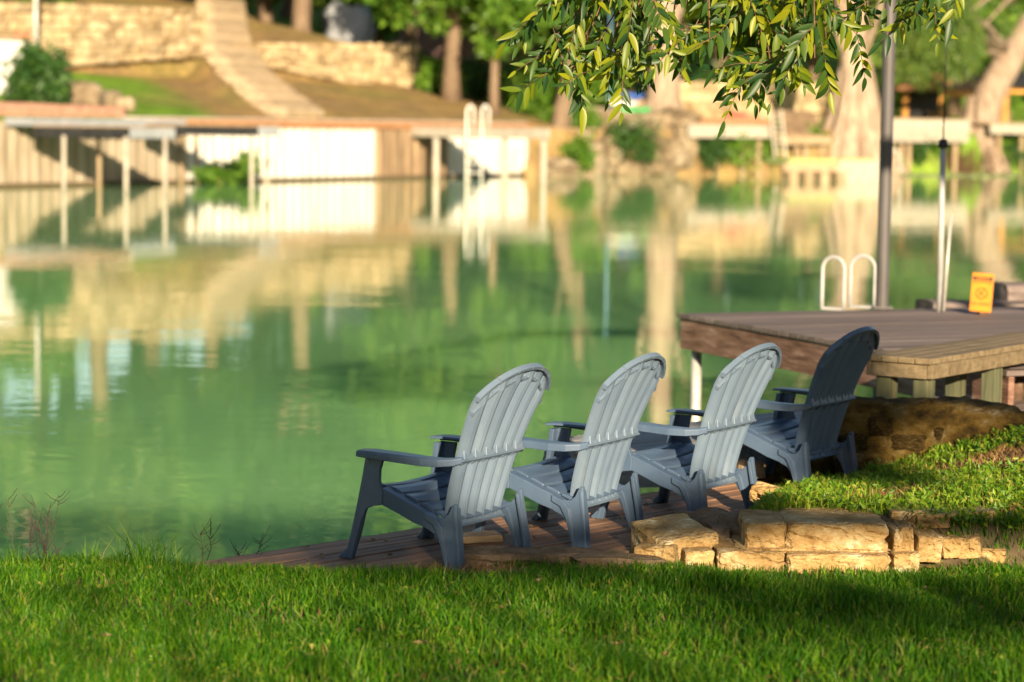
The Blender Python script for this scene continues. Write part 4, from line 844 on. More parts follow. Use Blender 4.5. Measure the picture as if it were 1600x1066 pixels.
def simple_dock(px0, px1, ytop, ybot, v, depth, mat, lab, planks=12, postpx=(), pby=262, top=M_tan, boards=1):
    a, b = atv(px0, (ytop + ybot) / 2, v), atv(px1, (ytop + ybot) / 2, v); zt_ = float(atv(px0, ytop, v)[2]); zb_ = float(atv(px0, ybot, v)[2]); t = thing('waterside_dock', lab, 'dock', (a[0], a[1], zb_), 0, 'docks along the right far bank')
    for k in range(planks):
        p0, p1 = lerp(a, b, k / planks), lerp(a, b, (k + 1) / planks - .004); z = zt_ + .08
        MB().add([(*p0[:2], z), (*p1[:2], z), (*(p1 + VR * depth)[:2], z), (*(p0 + VR * depth)[:2], z), (*p0[:2], z - .07), (*p1[:2], z - .07), (*(p1 + VR * depth)[:2], z - .07), (*(p0 + VR * depth)[:2], z - .07)], [(0, 1, 2, 3), (7, 6, 5, 4), (0, 4, 5, 1), (1, 5, 6, 2), (2, 6, 7, 3), (3, 7, 4, 0)]).build('plank', top, t)
    hb = (zt_ - zb_) / boards
    for q in range(boards):
        zc = zb_ + hb * (q + .5); MB().beam((*(a - VR * .08)[:2], zc), (*(b - VR * .08)[:2], zc), .1, hb - .02).build('fascia_board', mat, t)
    for px in postpx:
        p_ = atv(px, 240, v + .3); MB().tube([(p_[0], p_[1], -1.4), (p_[0], p_[1], zb_ + .05)], .15, 8).build('post', M_tan, t, True)
    return t
simple_dock(1074, 1208, 195, 215, -.4, 3, M_cream, 'timber dock with pale front board right of the rock bank', 14, (1120, 1160, 1185))
MB_ = simple_dock(1076, 1206, 184, 194, 1.5, 2.2, M_brown, 'upper brown timber deck set behind the pale front dock board', 12)
simple_dock(1212, 1296, 213, 226, -.2, 2.5, M_tan, 'small low timber dock between the white ladder and big cypress', 9, (1244, 1258, 1285))
simple_dock(1358, 1512, 186, 222, -.3, 4, M_cream, 'whitewashed board-sided dock between the two cypress trunks', 16, (1408, 1420, 1492), boards=4)
simple_dock(1546, 1720, 194, 209, -.6, 4, M_cream, 'pale dock at the right edge beyond the leaning cypress', 14, (1560, 1596, 1640))
lp = thing('shingle_stack', 'dark brown stacked shingles on the small dock beside the cypress', 'stack', atv(1262, 212, .6))
for r_ in range(6):
    for k in range(9):
        p_ = lerp(atv(1232, 208, .6), atv(1290, 208, .6), (k + .5 * (r_ % 2)) / 9.5); z0 = float(atv(1262, 211, .6)[2]); link('shingle', RM[0] if False else WS[k % 6], lp, np.array([*(p_ + VR * .16 * r_)[:2], z0 + .12 + .22 * r_]) - np.array(lp.location), (.5, 0, AR), (.3, .5, .14)).data
for o in lp.children:
    if not o.data.name.startswith('shingle'):
        break
SHM = [blockmesh('shingle', 280 + i, M_rustp, .05, 1, .1) for i in range(2)]
for i, o in enumerate(lp.children): o.data = SHM[i % 2]
wl = thing('white_ladder', 'white straight ladder leaning from the dock to the water', 'ladder', atv(1226, 256, -1.0))
for dx in (0, 17):
    MB().beam(atv(1204 + dx, 172, -.7), atv(1212 + dx, 256, -1.2), .1, .14, (0, 1, 0)).build('rail', M_cream, wl)
for k in range(9): t_ = (k + .6) / 9.6; MB().beam(lerp(atv(1204, 172, -.7), atv(1212, 256, -1.2), t_), lerp(atv(1221, 172, -.7), atv(1229, 256, -1.2), t_), .08, .07).build('rung', M_cream, wl)
fl_ = thing('floating_raft', 'low raft with white front box moored below the big cypress', 'raft', atz(1300, 288, WZ))
a, b = atz(1222, 281.5, WZ), atz(1390, 282, WZ); d_ = (b - a) / np.linalg.norm(b - a); n_ = np.array([-d_[1], d_[0], 0]); L_ = np.linalg.norm(b - a)
MB().beam(a + [0, 0, .62], a + d_ * L_ * .52 + [0, 0, .62], .3, .42).build('side_timber', M_tan, fl_, bevel=.03)
for q in (.03, .17, .32, .47): MB().beam(a + d_ * L_ * q - [0, 0, .2], a + d_ * L_ * (q + .07) - [0, 0, .2], .9, 1.2).build('float_block', M_tan, fl_)
MB().beam(a + d_ * L_ * .52 + n_ * .6 + [0, 0, .42], b + n_ * .6 + [0, 0, .42], 1.2, 1.1).build('white_box', M_cream, fl_, bevel=.04)
MB().beam(a + d_ * L_ * .1 + n_ * 1.6 + [0, 0, .92], b + n_ * 1.6 - d_ * .6 + [0, 0, .92], 2.4, .3).build('mossy_top', M_algae, fl_, bevel=.04)
p_ = b + d_ * .25; ring = [p_ + d_ * (.36 * math.cos(q)) + np.array([0, 0, .75 + .78 * math.sin(q)]) for q in np.linspace(-.6, math.pi + .6, 16)]
MB().tube(ring, .09, 8).build('end_hoop', M_cream, fl_, True)
al = thing('algae_mat', 'pale green floating algae strip on the far right water', 'algae', atz(1500, 275, WZ)); r = random.Random(4); pts = []
for k in range(30): pts.append(atz(1408 + 6.4 * k, 272.0 + r.uniform(-.8, .8) - .05 * k * 0, WZ)[:2])
for k in range(30): pts.append(atz(1594 - 6.4 * k, 278 + r.uniform(-1.2, .8), WZ)[:2])
mbz = MB(); n = len(pts); mbz.add([(x, y, WZ + .03) for x, y in pts] + [(x, y, WZ - .03) for x, y in pts], [(i, i + 1, n - 2 - i, n - 1 - i) for i in range(29)] + [(n + n - 1 - i, n + n - 2 - i, n + i + 1, n + i) for i in range(29)] + [(i, n + i, n + (i + 1) % n, (i + 1) % n) for i in range(n)]); mbz.build('surface_film', M_algae, al)
# kayaks, red mat, blue pole, low wall, pavilion
def kayak(px, py, v, mat, lab, rz):
    p_ = gpt(px, v); p_[2] = float(atv(px, py, v)[2]); g_ = float(hxy(p_[0], p_[1])); L = 2.9; rows = []; t = thing('kayak', lab, 'kayak', (p_[0], p_[1], g_), rz, 'kayaks stored on the far bank')
    for k in range(13):
        q = -1 + k / 6; w_ = .33 * (1 - abs(q) ** 2.6) + .015; zz = p_[2] - g_ - .1 + .12 * q * q; rows.append([(q * L / 2, w_ * math.cos(a_), zz + (.17 * math.sin(a_) if a_ < math.pi else .2 * math.sin(a_)) * (1 - .6 * abs(q) ** 3)) for a_ in np.linspace(0, 2 * math.pi, 11)[:-1]])
    link('hull', MB().add(*strip(rows)).mesh('hull', mat, True), t); zc = p_[2] - g_ + .07
    link('cockpit', MB().tube([(.0 + .42 * math.cos(a_), .2 * math.sin(a_), zc) for a_ in np.linspace(0, 2 * math.pi, 17)], .03, 6, False).mesh('cockpit', M_black), t)
    for q in (-.7, .7): link('rack_post', MB().box((q, 0, (p_[2] - g_ - .25) / 2), (.1, .7, max(.05, p_[2] - g_ - .25))).mesh('rack_post', M_tan), t)
kayak(975, 160, 3.6, M_white, 'pale grey kayak on the bank behind the leaves', AR + .2); kayak(988, 148, 4.6, M_blue, 'blue kayak stacked behind the pale grey one', AR + .3); kayak(990, 170, 2.8, M_greenp, 'green kayak lying lowest beside the cypress trunk', AR)
p_ = atv(1150, 181, 2.0); tag(link('red_mat', blockmesh('red_mat', 290, M_red, .03, 2, .2, True), None, p_, (0, 0, AR), (1.4, .7, .3)), 'folded red mat on the brown timber deck', 'mat')
p_ = gpt(952, 2.5); tag(MB().tube([(p_[0], p_[1], p_[2] - .2), (p_[0], p_[1], 8.2)], .06, 8).build('blue_pole', M_skyblue, None, True), 'light blue pole on the far bank behind the leaves', 'pole')
stonewall(1055, 1310, 13, float(atv(1060, 128, 13)[2]), float(atv(1310, 130, 13)[2]), 4, 'low stone wall behind the right far docks', ln=1.1)
def pavilion(px, v, W, D_, H, lab, roofm):
    g0 = gpt(px, v); t = thing('pavilion', lab, 'pavilion', g0, AR, 'pavilions on the right far bank')
    for x in (-W / 2, W / 2):
        for y in (0, D_): link('post', MB().box((x, y, H / 2), (.26, .26, H)).mesh('post', M_orangew), t)
    link('beam', MB().box((0, -.05, H - .2), (W + .5, .2, .4)).mesh('beam', M_orangew), t); link('roof', MB().add([(-W / 2 - .7, -.7, H), (W / 2 + .7, -.7, H), (W / 2 + .7, D_ + .7, H), (-W / 2 - .7, D_ + .7, H), (-W / 2 - .7, D_ / 2, H + 1.3), (W / 2 + .7, D_ / 2, H + 1.3)], [(0, 1, 5, 4), (2, 3, 4, 5), (0, 4, 3), (1, 2, 5), (0, 3, 2, 1)]).mesh('roof', roofm), t)
    link('back_wall', MB().box((0, D_ - .1, H / 2), (W - .3, .1, H - .1)).mesh('back_wall', M_dark), t); link('floor_slab', MB().box((0, D_ / 2, .02), (W + .6, D_ + .6, .3)).mesh('floor_slab', M_step), t)
    link('table', MB().box((0, D_ / 2, .85), (1.6, .9, .08)).box((-.6, D_ / 2, .5), (.1, .7, .7)).box((.6, D_ / 2, .5), (.1, .7, .7)).mesh('table', M_tan), t)
pavilion(1498, 9, 3.6, 3, 2.3, 'orange-posted open pavilion behind the whitewashed dock', M_brown); pavilion(1592, 10, 3.2, 3, 2.6, 'dark roofed pavilion at the right edge behind the leaning cypress', M_dark)
hs = thing('hillside_house', 'pink house half hidden by trees on the upper bank', 'house', gpt(755, 34)); p_ = np.array(hs.location); Mh = Matrix.Rotation(AL - .2, 3, 'Z')
MB().box(p_ + [0, 0, 1.6], (13, 6, 4.2), Mh).build('wall', M_house, hs)
for k in (-4.2, -1.4, 1.4, 4.2): q = Mh @ Vector((k, -3.02, 1.9)); f_ = MB().box(np.array(q) + p_, (1.3, .1, 1.6), Mh).build('window', M_white, hs); q2 = Mh @ Vector((k, -3.09, 1.9)); MB().box(np.array(q2) + p_, (1.1, .06, 1.4), Mh).build('pane', M_glass, f_)
rv = [Mh @ Vector(q) for q in ((-7, -3.6, 3.7), (7, -3.6, 3.7), (7, 3.6, 3.7), (-7, 3.6, 3.7), (-7, 0, 6), (7, 0, 6))]
MB().add([np.array(q) + p_ for q in rv], [(0, 1, 5, 4), (2, 3, 4, 5), (0, 4, 3), (1, 2, 5), (0, 3, 2, 1)]).build('roof', M_brick, hs)

# ================================================================== TREES ON THE FAR BANK
def trunk_mb(path, radii, n=14, lobes=0, seed=0):
    mb = MB(); mb.tube(path, radii, n)
    if lobes:
        r = random.Random(seed)
        for k in range(lobes):
            a = 2 * math.pi * k / lobes + r.uniform(-.2, .2); b = Vector(path[0]); R = radii[0]
            mb.tube([b + Vector((math.cos(a) * R * 1.25, math.sin(a) * R * 1.25, -.4)), b + Vector((math.cos(a) * R * .85, math.sin(a) * R * .85, R * .5)), b + Vector((math.cos(a) * R * .5, math.sin(a) * R * .5, R * 1.5)), b + Vector((math.cos(a) * R * .3, math.sin(a) * R * .3, R * 3))], [R * .34, R * .32, R * .26, R * .12], 8)
    return mb
def far_tree(name, lab, base, path, radii, clumps, crad, n, size, mat, aspect=.5, droop=.3, seed=1, lobes=0, shell=.35, group='trees standing on the far bank'):
    t = thing(name, lab, 'tree', base, 0, group); base = np.array(base)
    mb = trunk_mb(path, radii, 14, lobes, seed); r = random.Random(seed); top = np.array(path[-1])
    for c in clumps[:8]:
        s0 = np.array(path[max(1, len(path) // 2)]) if r.random() < .5 else top; mid = (s0 + c) / 2 + np.array([0, 0, .5]); mb.tube([s0, mid, np.array(c)], [radii[-1] * .6, radii[-1] * .4, .03], 6)
    mb.build('trunk', M_cypbark if 'cypress' in name else M_bark, t, True)
    v, f = leafcloud(np.array(clumps) - base, crad, n, size, aspect, droop, 0, seed, shell); link('crown', fastmesh('crown', v, [f], mat), t); return t
def clumps_around(c, r, k, seed, rr):
    g = np.random.default_rng(seed); d = g.normal(size=(k, 3)); d /= np.linalg.norm(d, axis=1)[:, None]; cs = np.array(c) + d * np.array(r) * g.uniform(.35, 1, (k, 1)); return cs, np.tile(rr, (k, 1)) * g.uniform(.6, 1.3, (k, 1))
b = gpt(705, 8); cs, cr = clumps_around(b + [.3, -.8, 7.4], (5.6, 3.4, 3.9), 46, 3, [1.5, 1.3, 1.0])
far_tree('shade_tree', 'bright green spreading tree over the end of the pale stone wall', b, [b - (0, 0, .3), b + (0, 0, 1.2), b + (.1, 0, 4), b + (.4, 0, 9)], [.62, .45, .38, .2], list(cs), cr, 13000, .5, M_far1, .5, .4, 3)
b = gpt(772, 3.5); cs, cr = clumps_around(b + [1.0, -.4, 7.2], (2.8, 2.6, 4.0), 18, 4, [1.3, 1.3, 1.0])
far_tree('slender_tree', 'slender tree with thin pale trunk behind the hoop ladder', b, [b - (0, 0, .3), b + (0, 0, 1.5), b + (.1, 0, 5), b + (.5, 0, 9)], [.32, .24, .2, .1], list(cs), cr, 4500, .45, M_far1, .5, .4, 4)
b = gpt(874, 1.6); tp = atv(905, 60, 2.5); cs, cr = clumps_around(tp + [0, 0, 5], (4, 3, 4.5), 20, 5, [1.6, 1.5, 1.1])
far_tree('leaning_bank_tree', 'tree with slanting trunk at the corner of the rock bank', b, [b - (0, 0, 1.2), b + (.2, 0, 1), (b + tp) / 2, tp, tp + (.5, 0, 5)], [.6, .45, .4, .36, .2], list(cs), cr, 5000, .5, M_far2, .5, .3, 5)
b = gpt(1036, 3.6); cs, cr = clumps_around(b + [0, 0, 13], (6, 4, 4.5), 24, 6, [1.8, 1.7, 1.3])
far_tree('thick_cypress', 'thick pale cypress trunk behind the rock bank', b, [b - (0, 0, .5), b + (0, 0, .8), b + (.05, 0, 3), b + (0, 0, 8), b + (.3, 0, 15)], [1.25, 1.0, .86, .74, .4], list(cs), cr, 7000, .55, M_far3, .3, .8, 6, 7)
b = atv(1334, 240, 1.0); tp = atv(1334, 5, 1.0); cs, cr = clumps_around(tp + [0, 0, 6], (7, 4, 4.6), 26, 7, [1.9, 1.8, 1.2])
far_tree('great_cypress', 'great bald cypress with flared base standing above the raft', b, [b - (0, 0, 1.0), b + (0, 0, .3), b + (0, 0, 2.0), b + (0, 0, 4.0), tp, tp + (.2, 0, 7)], [2.1, 1.75, 1.2, .92, .72, .4], list(cs), cr, 9000, .5, M_far3, .25, .9, 7, 11)
b = atv(1524, 235, 1.2); m1 = atv(1545, 150, 1.2); m2 = atv(1582, 85, 1.2); m3 = atv(1625, 15, 1.2); cs, cr = clumps_around(atv(1470, 55, .8), (4.0, 2.0, 2.8), 46, 8, [.9, .8, 1.2]); c2, r2 = clumps_around(m3 + [0, 0, 5], (7, 4, 5), 24, 9, [1.9, 1.7, 1.4])
far_tree('leaning_cypress', 'leaning cypress with drooping feathery branches at the right', b, [b - (0, 0, 1.2), b + (0, 0, .3), m1, m2, m3, m3 + (2, 0, 4)], [1.5, 1.15, .95, .9, .75, .4], list(cs) + list(c2), np.concatenate([cr, r2]), 17000, .6, M_far3, .16, 1.6, 8, 8)
# background wood: single trees, crowns shared between a few kinds
BGC = []
for k in range(5):
    cs, cr = clumps_around((0, 0, 9.5 + k % 2), (4.6, 4.6, 5.6), 30, 20 + k, [1.7, 1.7, 1.3]); v, f = leafcloud(cs, cr, 5200, .75, .5, .3, 0, 30 + k, .35); BGC.append(fastmesh('crown', v, [f], (M_far1, M_far1, M_far3, M_far2, M_far3)[k]))
BGT = [trunk_mb([(0, 0, -.6), (0, 0, .8), (.2, .1, 5), (.3, 0, 12)], [.75, .5, .4, .15]).tube([(.2, .1, 5), (1.6, .5, 8), (2.6, 1, 11)], [.25, .18, .06], 6).tube([(.2, .1, 4.2), (-1.4, -.6, 7.5), (-2.4, -1, 10)], [.22, .16, .06], 6).mesh('trunk', M_bark, True)]
r = random.Random(11); BG = []
for k, px in enumerate(range(-200, 420, 88)): BG.append((px, 31 + 5 * (k % 2), .95 + .3 * r.random()))
for k, px in enumerate(range(470, 880, 58)): BG.append((px, (22, 33, 27)[k % 3], .9 + .35 * r.random()))
for k, px in enumerate(range(900, 1900, 74)): BG.append((px, (19, 31, 24)[k % 3], 1.0 + .4 * r.random()))
for k, px in enumerate(range(-260, 1900, 120)): BG.append((px, 50 + 9 * (k % 2), 1.35 + .5 * r.random()))
seen_labels = set(); kinds = ['dark leafy', 'bright leafy', 'feathery', 'dense dark', 'light green']
for k, (px, v, sc) in enumerate(BG):
    p_ = gpt(px, v); where = ('behind the tall stone wall' if px < 330 else 'above the stone stairs and pale wall' if px < 660 else 'behind the bright spreading tree' if px < 880 else 'behind the rock bank and cypress trunks' if px < 1340 else 'behind the right far lawn')
    size_ = 'low' if sc < 1.05 else 'smallish' if sc < 1.15 else 'medium' if sc < 1.25 else 'tall'; lab_ = f'{size_} {kinds[k % 5]} tree in the {"front" if v < 27 else "middle" if v < 45 else "back"} row {where}'; lab_ += ', farther right' if lab_ in seen_labels else ''; seen_labels.add(lab_); t = thing('background_tree', lab_, 'tree', p_, 0, 'background wood on the far bank'); rz = r.random() * 6.28
    link('crown', BGC[k % 5], t, (0, 0, 0), (0, 0, rz), (sc * 1.1, sc * 1.1, sc)); link('trunk', BGT[0], t, (0, 0, 0), (0, 0, rz), (sc, sc, sc))
# undergrowth below the wood
UGL = ['leafy bush right of the bright spreading tree trunk', 'dark leafy bush behind the slender pale trunk', 'leafy bush above the right end of the brown cap beam', 'leafy bush beside the slanting bank tree', 'leafy bush above the end of the pale stone wall', 'dark bush beside the large grey boulder', 'leafy bush left of the large grey boulder', 'leafy bush behind the slanting bank tree', 'leafy bush behind the kayaks', 'dark bush above the low stone wall on the right far bank', 'leafy bush above the low stone wall near the white ladder', 'leafy bush above the tall sunlit stone wall', 'leafy bush at the far left end above the tall stone wall', 'dark bush behind the great cypress base', 'leafy bush at the back of the right far lawn', 'leafy bush behind the leaning cypress']
for k, (px, v, r_) in enumerate(((690, 11.5, 1.5), (760, 12, 2.2), (820, 9, 2.4), (850, 5, 1.6), (640, 20, 2.4), (590, 24, 2.4), (520, 25, 2.2), (880, 8, 2.0), (930, 10, 2.2), (1130, 18, 2.4), (1220, 20, 2.4), (60, 24, 2.4), (-40, 22, 2.4), (1290, 17, 2.0), (1390, 26, 2.4), (1560, 20, 2.2))):
    p_ = gpt(px, v); shrub('undergrowth_bush', p_, (r_, r_ * .8, r_ * 1.1), 1300, .4, M_far2 if k % 4 == 1 else M_far1, UGL[k], 'bush', 'undergrowth bushes below the wood', 400 + k)

# ================================================================== OVERHANGING PECAN BRANCHES
pt_ = thing('pecan_tree', 'pecan tree whose leafy branches hang into the top of the view', 'tree', (8.2, 7.6, .03))
LIMB = [(8.2, 7.6, -.2), (8.1, 7.7, 1.5), (7.6, 8.4, 3.7), (5.6, 10.6, 4.9), (3.2, 12.1, 4.3), (1.7, 12.5, 3.6), (.75, 12.3, 3.15), (.2, 12.1, 3.0)]
MB().tube(LIMB, [.34, .27, .22, .16, .11, .07, .04, .02], 14).tube([(7.6, 8.4, 3.7), (9.0, 7.6, 5.8), (10.2, 7.0, 8)], [.2, .16, .08], 10).tube([(5.6, 10.6, 4.9), (5.6, 12.6, 5.6), (5.4, 14.2, 5.8)], [.12, .08, .03], 8).build('trunk', M_bark, pt_, True)
TIPS = [(822, 138), (838, 122), (862, 60), (850, 20), (876, 184), (890, 150), (900, 100), (925, 135), (945, 175), (965, 150), (985, 150), (1012, 128), (1030, 95), (1044, 130), (1000, 70), (950, 60), (920, 40), (1085, 30), (1110, 15), (1140, 60), (1108, 140), (1130, 120), (1150, 100), (1180, 165), (1192, 175), (1165, 130), (1205, 170), (1222, 150), (1240, 165), (1258, 140), (1272, 150), (1290, 120), (1300, 90), (1285, 60), (1255, 60), (1230, 80), (1195, 70), (1170, 40), (1310, 50), (1395, 50), (1412, 66), (1440, 45), (1470, 40), (1500, 15), (1070, 20), (1030, 30), (980, 20), (900, 10), (1210, 20), (1280, 15), (1330, -5), (1150, 5), (870, -20), (960, -25), (1050, -25), (1120, -25), (1200, -25), (1260, -20), (1440, -15), (1480, -20), (1380, -10), (1000, -40), (1090, -50), (1240, -50), (880, 45), (940, 20), (1005, 35), (1185, 25), (1245, 30), (1295, 35), (905, 30), (960, 5), (1020, -5), (1100, -10), (1170, -5), (1290, -10)]
lm = MB(); ns = 7; lv = []
for i in range(ns + 1):
    q = i / ns; w_ = .148 * math.sin(math.pi * q ** .8) ** .8 * (1 - .25 * q); cx = .09 * q * q; zz = -.10 * q * q
    lv += [(cx - w_, q, zz + w_ * .35), (cx, q, zz), (cx + w_, q, zz + w_ * .35)]
lf = []
for i in range(ns):
    for j in (0, 1): lf.append((i * 3 + j, i * 3 + j + 1, i * 3 + j + 4, i * 3 + j + 3))
lm.add(lv, lf); LEAF = lm.mesh('leaflet', M_pecan, True); LV = np.array(lv); LFa = np.array(lf)
r = random.Random(33); leaflets = []; tw = MB()
limbpts = [Vector(lerp(np.array(LIMB[i]), np.array(LIMB[i + 1]), q)) for i in range(3, 7) for q in np.linspace(0, 1, 7)]
for px, py in TIPS:
    d = 12.15 + r.uniform(-.45, .55); px = px + max(0, 900 - px) * .55; tip = Vector(aty(px, py - 20, d)); src = min(limbpts, key=lambda q: (q - tip - Vector((.35, .1, .5))).length)
    mid = src.lerp(tip, .55) + Vector((r.uniform(-.05, .05), 0, .1)); tw.tube([src, src.lerp(mid, .5) + Vector((0, 0, .06)), mid, tip + Vector((0, 0, .12))], [.009, .007, .005, .003], 5)
    for c in range(r.choice((2, 2, 3))):
        base = tip + Vector((r.uniform(-.14, .14), r.uniform(-.12, .12), .12 + r.uniform(-.02, .2))) if c else tip + Vector((.03, 0, .2))
        ax = Vector((r.uniform(-1.2, .8), r.uniform(-.7, .7), r.uniform(-1.2, -.15))).normalized(); Lr = r.uniform(.2, .32); end = base + ax * Lr
        side = ax.cross(Vector((r.uniform(-.3, .3), -1, r.uniform(-.2, .6)))).normalized(); nn = side.cross(ax)
        tw.tube([base, base + ax * Lr * .5 + Vector((0, 0, .012)), end], [.0028, .002, .0012], 4)
        k = r.choice((4, 5, 5, 6))
        for i in range(2 * k + 1):
            q = .12 + .86 * (i // 2) / k if i < 2 * k else 1.0; sg = (1 if i % 2 else -1); p_ = base + ax * Lr * q; dv = (side * sg * (.75 if i < 2 * k else 0) + ax * r.uniform(.55, .9) + Vector((0, 0, -.1 - r.random() * .55)) + nn * r.uniform(-.45, .45)).normalized()
            leaflets.append((p_, dv, nn * (1 if r.random() < .8 else -1) + Vector((r.uniform(-.4, .4), r.uniform(-.4, .4), r.uniform(-.2, .6))), r.choice((.06, .085, .11, .135)) * r.uniform(.85, 1.15) * (.75 + .25 * q)))
tw.build('twigs', M_twig, pt_, True)
def leaf_matrix(p_, dv, up_, L):
    x = dv.cross(up_).normalized(); z = x.cross(dv); return Matrix(((x.x * L, dv.x * L, z.x * L, p_.x), (x.y * L, dv.y * L, z.y * L, p_.y), (x.z * L, dv.z * L, z.z * L, p_.z), (0, 0, 0, 1)))
def inview(p_):
    v = np.array(p_) - CAMP; y = 533 - FPX * (v @ _up) / (v @ _fw); return y > 2
order = sorted(range(len(leaflets)), key=lambda i: (not inview(leaflets[i][0]), leaflets[i][0].y - 6 * leaflets[i][3])); big = set(order[:300]); rest = []; TI = Matrix.Translation(-pt_.location)
for i, q in enumerate(leaflets):
    M = leaf_matrix(*q)
    if i in big:
        o = bpy.data.objects.new('leaflet', LEAF); COL.objects.link(o); o.parent = pt_; o.matrix_local = TI @ M
    else: A = np.array(M); rest.append(LV @ A[:3, :3].T + A[:3, 3])
rest = np.array(rest); nL = len(LV); fr_ = (LFa[None] + np.arange(len(rest))[:, None, None] * nL).reshape(-1, 4)
tag(link('foliage', fastmesh('foliage', rest.reshape(-1, 3) - np.array(pt_.location), [fr_], M_pecan, True), pt_), None, None, None, 'stuff')
cs, cr = clumps_around((10.6, 6.8, 8.6), (2.4, 2.2, 2.0), 22, 61, [.9, .9, .7]); v, f = leafcloud(cs - np.array(pt_.location), cr, 5000, .13, .3, .6, 0, 62, .2)
tag(link('crown', fastmesh('crown', v, [f], M_pecan), pt_), None, None, None, 'stuff')

# ================================================================== GARDEN BEHIND THE VIEWER (hedge and clumped tree added to cast shade)
HY = -8.0
def to_plane(x, y, z): k = (y - HY) / -SUN_TO[1]; return x + SUN_TO[0] * k, z + SUN_TO[2] * k       # where the sun ray to a point crosses the hedge line
xs_ = np.arange(-14, 16, .25)
def hedge_top(x):
    xa = to_plane(-.55, 11.7, 0)[0]; xb = to_plane(-.32, 11.5, 0)[0]; z_lawn = to_plane(0, 10.75, .03)[1]; z_left = to_plane(0, 11.9, .50)[1]
    xc = to_plane(.62, 11.5, .1)[0]; xd = to_plane(.42, 11.6, .1)[0]; z_mid = to_plane(0, 11.62, .13)[1]
    return z_lawn + (z_mid - z_lawn) * sstep(xc, xd, x) + (z_left - z_mid) * sstep(xb, xa, x) + .03 * np.sin(x * 5.1) + .02 * np.sin(x * 11)
hd = thing('shade_hedge', 'tall clipped evergreen hedge across the garden behind the viewer', 'hedge', (1, HY, 0))  # added light blocker, top profile shaped for the shade edge on lawn and chairs
mb = MB(); rr_ = random.Random(9)
for x in np.arange(-13.5, 15.6, .9):
    tz = float(hedge_top(x)); mb.tube([(x, HY, -.3), (x + rr_.uniform(-.1, .1), HY + rr_.uniform(-.1, .1), tz * .5), (x + rr_.uniform(-.15, .15), HY, tz - .25)], [.06, .045, .012], 7)
    for k in range(7): z0 = tz * rr_.uniform(.15, .85); mb.tube([(x, HY, z0), (x + rr_.uniform(-.5, .5), HY + rr_.uniform(-.4, .4), z0 + rr_.uniform(.1, .35))], [.02, .006], 5)
mb.build('stems', M_bark, hd)
g = np.random.default_rng(71); nl = 66000; hx = g.uniform(-14, 16, nl); ht = hedge_top(hx); hz = np.where(g.random(nl) < .3, ht - .25 * g.random(nl), ht * g.random(nl)); hy = HY + g.uniform(-.5, .5, nl)
v, f = leafcloud(np.stack([hx, hy, hz], 1)[::4] - [1, HY, 0], np.tile([.08, .07, .05], (nl // 4, 1)), nl, .09, .5, 0, 0, 72, .1); link('foliage', fastmesh('foliage', v, [f], M_far2), hd)
# added unseen tree: leaf clumps set along sun rays to shade chairs and deck
gt = thing('shade_clump_tree', 'broad leafy garden tree behind the viewer', 'tree', (10.5, -8.6, 0)); gc = []; gr = []
def shade(x, y, z, r_, k=1.0): px_, pz_ = to_plane(x, y, z); gc.append((px_ + .0, HY + .0, pz_)); gr.append((r_, r_ * 1.2, r_ * k))
for x, y, z, r_, k in ((1.8, 13.95, .85, .38, 1), (1.95, 14.0, .5, .36, 1), (1.8, 13.95, .6, .3, 1), (2.0, 13.85, .2, .34, .7), (2.25, 13.9, .8, .36, 1), (2.1, 13.85, 1.1, .34, 1), (1.95, 14.0, .95, .3, 1), (1.08, 12.5, .12, .2, .8), (.98, 12.3, .08, .17, .7), (.8, 12.4, .12, .18, .7), (.76, 12.2, .03, .12, .6), (-.9, 11.9, .15, .3, .6), (-.75, 11.6, .1, .28, .7), (-.55, 11.5, .3, .2, .8), (-1.3, 11.9, .1, .3, .6)): shade(x, y, z, r_, k)
ncl = len(gc); cs, cr = clumps_around((14.2, -8.4, 9.5), (3.4, 2.4, 3.0), 30, 81, [1.3, 1.2, 1.0]); gc += [tuple(q) for q in cs]; gr += [tuple(q) for q in cr]
v0, f0 = leafcloud(np.array(gc[:ncl]) - [10.5, -8.6, 0], np.array(gr[:ncl]), 26000, .1, .6, .2, 0, 83, .1)
gcn = np.array(gc); v, f = leafcloud(gcn[ncl:] - [10.5, -8.6, 0], np.array(gr[ncl:]), 12000, .16, .6, .2, 0, 82, .15); link('crown', fastmesh('crown', np.concatenate([v0, v]), [np.concatenate([f0, f + len(v0)])], M_far2), gt)
mb = MB().tube([(10.5, -8.6, -.3), (10.4, -8.6, 2), (10.3, -8.5, 5), (10.8, -8.5, 9)], [.5, .38, .32, .15], 12)
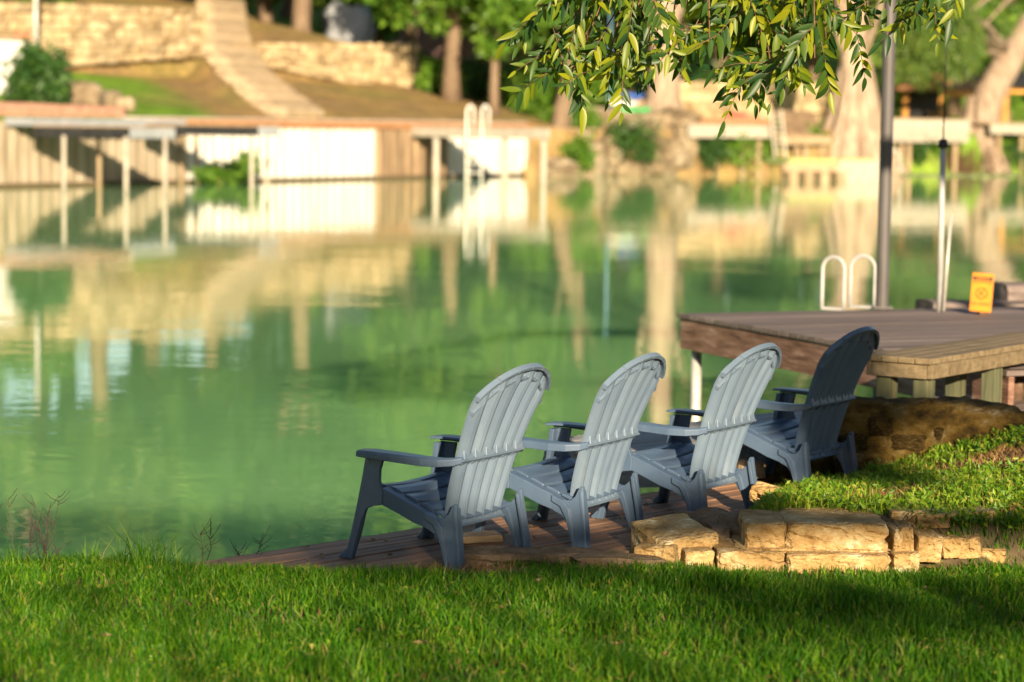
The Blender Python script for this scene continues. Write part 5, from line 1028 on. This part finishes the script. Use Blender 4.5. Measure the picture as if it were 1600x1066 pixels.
for q in gc[:25:2]: mb.tube([(10.3, -8.5, 4.5 + .06 * q[2]), ((10.3 + q[0]) / 2, -8.3, (5 + q[2]) / 2 + .4), q], [.12, .07, .02], 6)
mb.build('trunk', M_bark, gt, True)

for k, (x, y, sc, lab) in enumerate(((-13, -11, .8, 'garden tree standing behind the viewer on the hedge side'), (-20, -2, .85, 'garden tree standing to the side of the lawn upstream'), (-9, -22, .8, 'garden tree standing beyond the tall hedge'), (20, -4, .85, 'garden tree standing on the lawn downstream'), (26, 6, .8, 'garden tree standing farther along the near bank'), (19, -16, .75, 'garden tree standing beyond the hedge downstream'), (-27, -18, .9, 'garden tree standing far upstream behind the viewer'))):
    t = thing('lawn_tree', lab, 'tree', (x, y, 0), 0, 'garden trees behind the viewer'); link('crown', BGC[3], t, (0, 0, 0), (0, 0, k), (sc * 1.1, sc * 1.1, sc)); link('trunk', BGT[0], t, (0, 0, 0), (0, 0, k), (sc, sc, sc))

# fallen leaves on the deck, the lawn and the water
g = np.random.default_rng(91); pts = []
for k in range(170): q = E0 + EV * g.uniform(0, 3.6) + EN * g.uniform(.05, 1.7); pts.append((q[0], q[1], .006))
pts = np.array(pts); pts = pts[(pts[:, 1] > lawn_y(pts[:, 0]) + .05) & (pts[:, 0] < bank_x(pts[:, 1]))]
pl_ = lawnp[g.choice(len(lawnp), 260)] + [0, 0, .035]
v, f = leafcloud(np.concatenate([pts, pl_]), np.tile([.004, .004, .003], (len(pts) + len(pl_), 1)), len(pts) + len(pl_), .035, .45, 0, .93, 92, .1); v[:, 2] = np.maximum(v[:, 2], .003)
tag(link('fallen_leaves', fastmesh('fallen_leaves', v, [f], M_dryblade)), 'small brown fallen leaves scattered on deck boards and lawn', 'leaves', None, 'stuff')
for k, (px, py, lab) in enumerate(((395, 570, 'pale leaf floating on the open river'), (455, 603, 'second pale leaf floating nearer the chairs'))):
    p_ = atz(px, py, WZ); tag(link('floating_leaf', LEAF.copy(), None, (p_[0], p_[1], WZ + .012), (0, 0, k + .5), (.14, .14, .14)), lab, 'leaf', 'leaves floating on the river')
